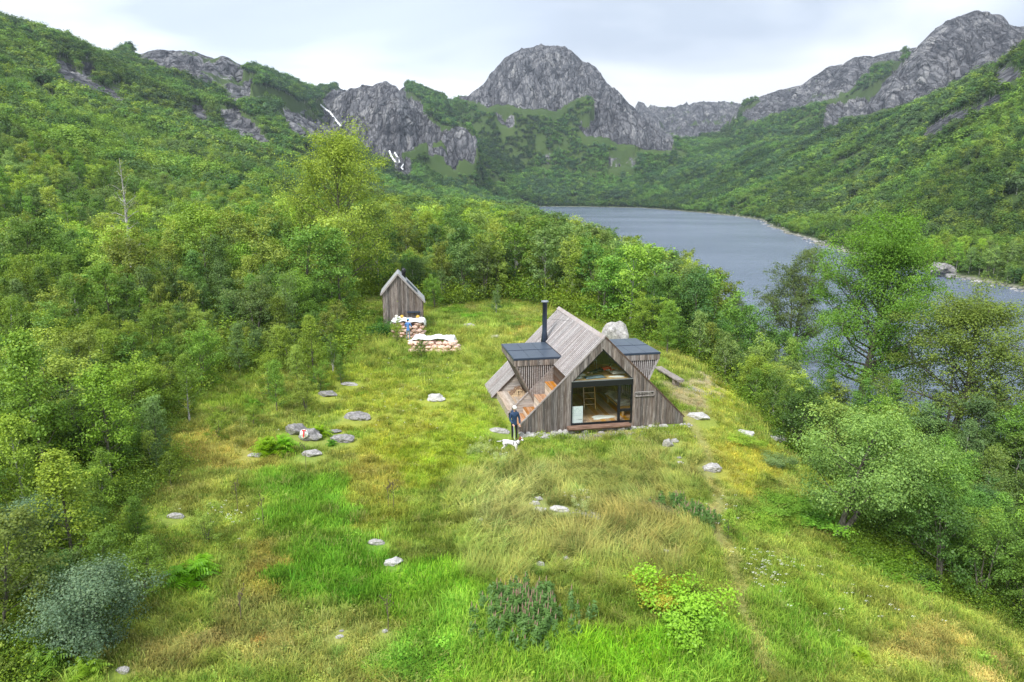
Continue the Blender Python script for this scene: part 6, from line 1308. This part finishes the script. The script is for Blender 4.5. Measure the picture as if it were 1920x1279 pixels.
for u, v, s, sz, lab, tn in ((720, 632, 1.15, 1.5, 'dense dark green juniper beside the tall sack pile', (.045, .15, .02)), (1290, 1160, 1.2, 1.15, 'bright lime raspberry bush at the lower right of the tall grass', (.20, .36, .03)), (1228, 1130, .8, .8, 'yellow brown bush left of the bright raspberry bush', (.26, .26, .03)), (1450, 872, .75, .7, 'grey green low bush on the right slope below the long rocks', (.14, .22, .08)),
 (1500, 970, 1.5, .5, 'spread of low green shrub left of the leaning willow', (.14, .28, .03)), (1450, 950, 1.1, .45, 'low shrub next to the path hollow', (.13, .26, .03)), (1630, 1060, 1.3, .6, 'leafy low growth under the leaning willow', (.13, .27, .025)), (1700, 1085, 1.2, .6, 'leafy low growth under the small right birch', (.12, .24, .03)), (1390, 830, .8, .5, 'low yellow green heather right of the cabin', (.20, .30, .03)), (1420, 770, 1., .4, 'dark low heather above the right long rocks', (.10, .20, .02)),
 (945, 870, .4, .5, 'tuft of white flowered weed in front of the dog', (.30, .38, .15)), (905, 850, .5, .6, 'tuft of white flowered weed left of the dog', (.28, .36, .12)), (1092, 952, .3, .4, 'tuft of white flowered weed beside the gravel', (.30, .36, .16)), (880, 598, 1., .6, 'low green bush in the far meadow', (.12, .26, .02)), (960, 612, 1.2, .5, 'dark low heath left of the chimney', (.11, .2, .03)), (690, 590, 1.3, .8, 'bright bush left behind the shed', (.15, .28, .025)), (850, 585, 1.4, .9, 'bush right behind the shed corner', (.13, .25, .025))):
    plant(SHR[0 if s < 1.25 else 1], u, v, s, lab, 'bush', 'bush', tn, sz)
# willowherb stands and dead stalks
def herb(seed, n, rad, hgt, brown):
    r = np.random.default_rng(seed); V = []; F = []; lv = []; TV = []; TF = []; o = 0; to = 0; LVs = []; 
    C = []; N_ = []; tn = []
    for k in range(n):
        b = r.normal(size=2)*rad*.45; h_ = hgt*r.uniform(.7, 1.1)*(1-.25*np.hypot(*b)/rad); m_ = 64; z_ = r.uniform(.12, .8, m_)*h_; a = r.uniform(0, 6.28, m_); q = .10*(1.1-z_/h_); C.append(np.stack([b[0]+np.cos(a)*q, b[1]+np.sin(a)*q, z_], 1)); N_.append(np.stack([np.cos(a)*.5, np.sin(a)*.5, np.ones(m_)], 1)+r.normal(size=(m_, 3))*.3); tn.append(.3+.4*z_/h_)
        if k % 2: continue
        v, f = tube_np([[b[0], b[1], h_*.72], [b[0]+.01, b[1], h_*.88], [b[0]+.015, b[1], h_]], [.012, .015, .004], 4); TV.append(v); TF.append(f+to); to += len(v)
    C = np.concatenate(C); LV, LF = leaves_np(C, np.concatenate(N_), .12, r, .36); return mesh_np('herb_leaves', LV, LF, [M_LEAF], False, {'lv': np.repeat(np.clip(np.concatenate(tn), 0, 1), 4)}), mesh_np('herb_spikes', np.concatenate(TV), np.concatenate(TF), [brown], False)
M_SPIKE = mat_plain('faded_flower_spikes', (.34, .23, .16), .9, .3, 9)
for sd_0, n, rad, h_, u, v, lab in ((31, 230, 1.3, 1.0, 982, 1165, 'big stand of willowherb with reddish brown spikes in the foreground middle'), (32, 90, .8, .8, 1300, 975, 'smaller stand of willowherb with faded spikes near the path'), (33, 26, .6, .7, 1262, 950, 'thin willowherb patch left of the smaller stand')):
    lm, sm = herb(sd_0, n, rad, h_, M_SPIKE); x, y, z = hit(u, v); o = empty('willowherb', lab, 'plant', (x, y, z)); c = link('leaves', lm, o); c['tint'] = [.12, .24, .06]; link('spikes', sm, o)['kind'] = 'stuff'
M_STALK = mat_plain('dead_stalk', (.14, .10, .08), .9, .2, 9)
def stalk(seed, h_):
    r = np.random.default_rng(seed); V, F = tube_np([[0, 0, 0], [.01, .01, h_*.5], [-.01, .02, h_]], [.012, .010, .006], 4); VV = [V]; FF = [F]; o = len(V)
    for k in range(9):
        z_ = h_*r.uniform(.5, .98); a = r.uniform(0, 6.28); l = .16*r.uniform(.5, 1.2); v, f = tube_np([[0, 0, z_], [math.cos(a)*l, math.sin(a)*l, z_+l*.9], [math.cos(a)*l*1.05, math.sin(a)*l*1.05, z_+l*.9+.05]], [.005, .006, .022], 4); VV.append(v); FF.append(f+o); o += len(v)
    return mesh_np('stalk', np.concatenate(VV), np.concatenate(FF), [M_STALK])
for i, (u, v, h_, lab) in enumerate(((446, 962, 1.35, 'tall dead thistle stalk left of the bright green patch'), (494, 990, 1.1, 'dead thistle stalk at the left rim of the bright green patch'), (738, 955, 1.15, 'dead thistle stalk at the right rim of the bright green patch'), (728, 1183, 1.0, 'thin dead stalk beside a small stone in the lower middle'), (452, 1165, .9, 'dead stalk in the lower left meadow'), (574, 880, 1.2, 'thin pale stalk below the painted rock'), (728, 950, .9, 'shorter dead stalk just left of the right rim one'))):
    x, y, z = hit(u, v); tag(link('dead_stalk', stalk(40+i, h_), None, (x, y, z-.02)), lab, 'plant')
# small white flowers and gravel
fl_ = []; r4 = np.random.default_rng(88)
for u, v, su, sv, n in ((1430, 1110, 60, 45, 60), (945, 868, 22, 9, 30), (905, 850, 20, 16, 30), (1090, 950, 24, 12, 30), (1360, 1000, 30, 40, 12), (820, 700, 120, 40, 25), (430, 1000, 60, 20, 25), (700, 780, 120, 60, 30), (1600, 1150, 120, 60, 20)):
    for k in range(n):
        x, y = at_z(u+r4.normal()*su*.6, v+r4.normal()*sv*.6, -.1 if u < 1300 else -1.); fl_.append((x, y))
fl_ = np.array(fl_); fz = terrain(fl_[:, 0], fl_[:, 1])+r4.uniform(.18, .38, len(fl_)); M_PETAL = mat_plain('white_petals', (.8, .8, .74), .8)
fm = []
for k in range(2):
    n = 7; C = r4.normal(size=(n, 3))*np.array([.04, .04, .015]); LV, LF = leaves_np(C, r4.normal(size=(n, 3))*.3+np.array([0, 0, 1.]), .024, r4, .9); fm.append(mesh_np('flower_kind%d' % k, LV, LF, [M_PETAL]))
tag(scatter('wild_flowers', np.stack([fl_[:, 0], fl_[:, 1], fz], 1), np.zeros((len(fl_), 3)), np.ones((len(fl_), 3))*r4.uniform(.6, 1.2, (len(fl_), 1)), r4.integers(0, 2, len(fl_)), np.ones((len(fl_), 3)), fm), 'scattered small white meadow flowers', None, None, 'stuff')
gp = []
for (u, v, su, sv, n) in ((1115, 965, 40, 14, 260), (1130, 815, 150, 5, 300), (1320, 720, 50, 8, 160), (1095, 818, 60, 4, 120)):
    for k in range(n): gp.append(at_z(u+r4.normal()*su*.5, v+r4.normal()*sv*.5, -.12))
gp = np.array(gp); gz_ = terrain(gp[:, 0], gp[:, 1]); s_ = r4.uniform(.015, .05, len(gp)); pr = [rockmesh(k, M_ROCK) for k in range(6)]
tag(scatter('gravel', np.stack([gp[:, 0], gp[:, 1], gz_+.01], 1), r4.uniform(0, 6, (len(gp), 3)), s_[:, None]*np.array([[1.2, 1, .7]]), r4.integers(0, 6, len(gp)), np.ones((len(gp), 3)), pr), 'loose gravel on bare ground', None, None, 'stuff')
# ---- the air between here and the mountains
def haze():
    m = newmat('haze_air'); t = NT(m); v = t.n('ShaderNodeVolumePrincipled', {'Color': (.72, .85, 1., 1), 'Density': HAZE, 'Anisotropy': .2}); t.n('ShaderNodeOutputMaterial', {1: v.outputs[0]})
    bm = bmesh.new(); bmesh.ops.create_cube(bm, size=1)
    for q in bm.verts: q.co = Vector((q.co.x*7400, q.co.y*3300+1500, (q.co.z+.5)*760-40))
    me = bpy.data.meshes.new('haze'); bm.to_mesh(me); bm.free(); me.materials.append(m); tag(link('haze', me), kind='stuff')
HAZE = .00013
if HAZE: haze()
print('objects', len(bpy.data.objects))
# ---- meadow grass
def mat_grass():
    m = newmat('grass_blades'); t = NT(m); tint = t.attr('tint', 'Color', 'INSTANCER'); v = t.attr('lv')
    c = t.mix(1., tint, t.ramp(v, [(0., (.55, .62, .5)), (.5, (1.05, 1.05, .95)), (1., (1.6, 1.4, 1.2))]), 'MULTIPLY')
    d = t.n('ShaderNodeBsdfDiffuse', {'Color': c}); tr = t.n('ShaderNodeBsdfTranslucent', {'Color': c}); t.out(t.n('ShaderNodeMixShader', {0: .35, 1: d, 2: tr}).outputs[0]); return m
M_GRASS = mat_grass()
def tuft(i, n, hgt, spread, wid, bend, plume=False, leafy=False):
    r2 = np.random.default_rng(800+i); b = r2.normal(size=(n, 2))*spread; az = r2.uniform(0, 6.28, n); ln = hgt*r2.uniform(.55, 1.25, n); bd = bend*r2.uniform(.2, 1.3, n)
    d = np.stack([np.cos(az), np.sin(az)], 1); side = np.stack([-d[:, 1], d[:, 0]], 1)*wid/2*r2.uniform(.7, 1.3, (n, 1))
    V = []; 
    def p(q, off, z): return np.concatenate([b+d*(bd*ln)[:, None]*q+off, (z*ln)[:, None]], 1)
    o1 = np.ones(n); V = np.stack([p(0, -side, 0*o1), p(0, side, 0*o1), p(.35, side*.9, .6*o1), p(.35, -side*.9, .6*o1), p(1., side*.12, (1-.3*bend)*o1), p(1., -side*.12, (1-.3*bend)*o1)], 1).reshape(-1, 3)
    k = np.arange(n)[:, None]*6; F = np.concatenate([k+np.array([[0, 1, 2, 3]]), k+np.array([[3, 2, 4, 5]])])
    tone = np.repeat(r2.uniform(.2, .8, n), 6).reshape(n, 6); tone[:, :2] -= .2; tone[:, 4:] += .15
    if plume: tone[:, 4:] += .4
    lv = np.clip(tone.ravel(), 0, 1)
    if leafy:
        m_ = 60; C = np.concatenate([r2.normal(size=(m_, 2))*spread*1.2, r2.uniform(.2, 1., (m_, 1))*hgt*.8], 1); LV, LF = leaves_np(C, r2.normal(size=(m_, 3))*.5+np.array([0, 0, 1.]), .075, r2)
        V = np.concatenate([V, LV]); F = np.concatenate([F, LF+n*6]); lv = np.concatenate([lv, np.repeat(r2.uniform(.3, .9, m_), 4)])
    return mesh_np('tuft_kind%d' % i, V, F, [M_GRASS], False, {'lv': lv})
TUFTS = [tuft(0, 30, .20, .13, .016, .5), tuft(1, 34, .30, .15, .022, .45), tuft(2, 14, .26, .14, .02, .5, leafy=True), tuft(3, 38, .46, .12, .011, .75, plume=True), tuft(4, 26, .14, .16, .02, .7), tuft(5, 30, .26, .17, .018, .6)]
nG = 128000; s = r_.uniform(-1.1, 1.0, nG); yy = np.exp(r_.uniform(math.log(8.7), math.log(78), nG)); x = s*yy
z, rk, sdv, _ = terrain(x, yy, True); w_ = woodness(x, yy)
dx = x-CABX; dy = yy-CABY; lx = dx*math.cos(CABA)+dy*math.sin(CABA); ly = -dx*math.sin(CABA)+dy*math.cos(CABA)
incab = (np.abs(lx) < 4.9) & (ly > -.15-.55*(vn(x*1.5, yy*1.5, 5) > .35)) & (ly < 9.3)
incab |= (np.abs(x+5.9) < 2.1) & (yy > 49.8) & (yy < 53.2); incab |= (np.abs(x+8.9) < 1.6) & (yy > 54.2) & (yy < 57.5)
for cx_, cy_, cr_ in CLEAR: incab |= np.hypot(x-cx_, (yy-cy_)*np.where(yy < cy_, .75, 1.2)) < cr_
p = (w_ < .9) & (sdv > .3) & ~incab; x, yy, z, rk, sdv = x[p], yy[p], z[p], rk[p], sdv[p]
gc, gh, gk = paint(x, yy, z, rk, sdv); n = len(x)
thin = r_.uniform(size=n) < np.clip(gh*1.6, .25, 1); x, yy, z, gc, gh, gk = x[thin], yy[thin], z[thin], gc[thin], gh[thin], gk[thin]; n = len(x)
idx = np.where(gk == 1, 1, np.where(gk == 2, 2, np.where(gk == 3, 3, np.where(r_.uniform(size=n) < .5, 0, np.where(r_.uniform(size=n) < .5, 4, 5)))))
idx = np.where(r_.uniform(size=n) < .3, r_.integers(0, 6, n), idx)
gc = 1.22*gc*(1+(fbm(x*1.3, yy*1.3, 2, 501)[:, None]-.5)*1.1)*r_.uniform(.75, 1.3, (n, 1)); gc[:, 0] *= r_.uniform(.88, 1.15, n)
mx = r_.uniform(size=n)[:, None]; cl2 = fbm(x*.9, yy*.9, 2, 521)[:, None]
gc = np.where(mx < .05+.08*(cl2 > .55), gc*.45+np.array((.40, .38, .16))*.55, gc); gc = np.where(mx > .90, gc*np.array((.55, .72, .6)), gc)
sc_ = gh*r_.uniform(.7, 1.35, n)*np.clip(yy/30, .85, 1.5)
# wind-laid direction
rot = np.zeros((n, 3)); rot[:, 2] = r_.uniform(0, 6.28, n); lay = (gk == 3); rot[lay, 0] = r_.normal(size=lay.sum())*.25; rot[lay, 1] = .22+r_.normal(size=lay.sum())*.28; rot[lay, 2] = fbm(x[lay]*.25, yy[lay]*.25, 2, 511)*9
wdt = np.clip(sc_, .75, 3)
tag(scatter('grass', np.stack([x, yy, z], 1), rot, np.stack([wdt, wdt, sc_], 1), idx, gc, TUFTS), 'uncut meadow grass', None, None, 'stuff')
print('tufts', n)

# ---- labels that still coincide are told apart by their order from the left
_by = {}
for o in scene.objects:
    if o.parent is None and o.get('label') and o.get('kind') is None: _by.setdefault(o['label'], []).append(o)
for lab, os_ in _by.items():
    if 1 < len(os_) <= 12 and len(lab.split()) <= 13 and 'firewood' not in lab:
        os_.sort(key=lambda o: to_px(o.location.x, o.location.y, o.location.z)[0])
        for i, o in enumerate(os_):
            o['label'] = lab+', '+('rightmost' if i == len(os_)-1 else ORD[i] if i < 9 else ('third from right' if i == len(os_)-3 else 'second from right'))

for o in scene.objects:
    l = o.get('label')
    if l and o.parent is None:
        for a, b in ((' just ', ' '), (' with pink stem', ''), (' above the painted rock', ''), (' on the left meadow rim', ''), ('the darkest part', 'the dark part')):
            if len(l.split()) > 16: l = l.replace(a, b)
        o['label'] = l
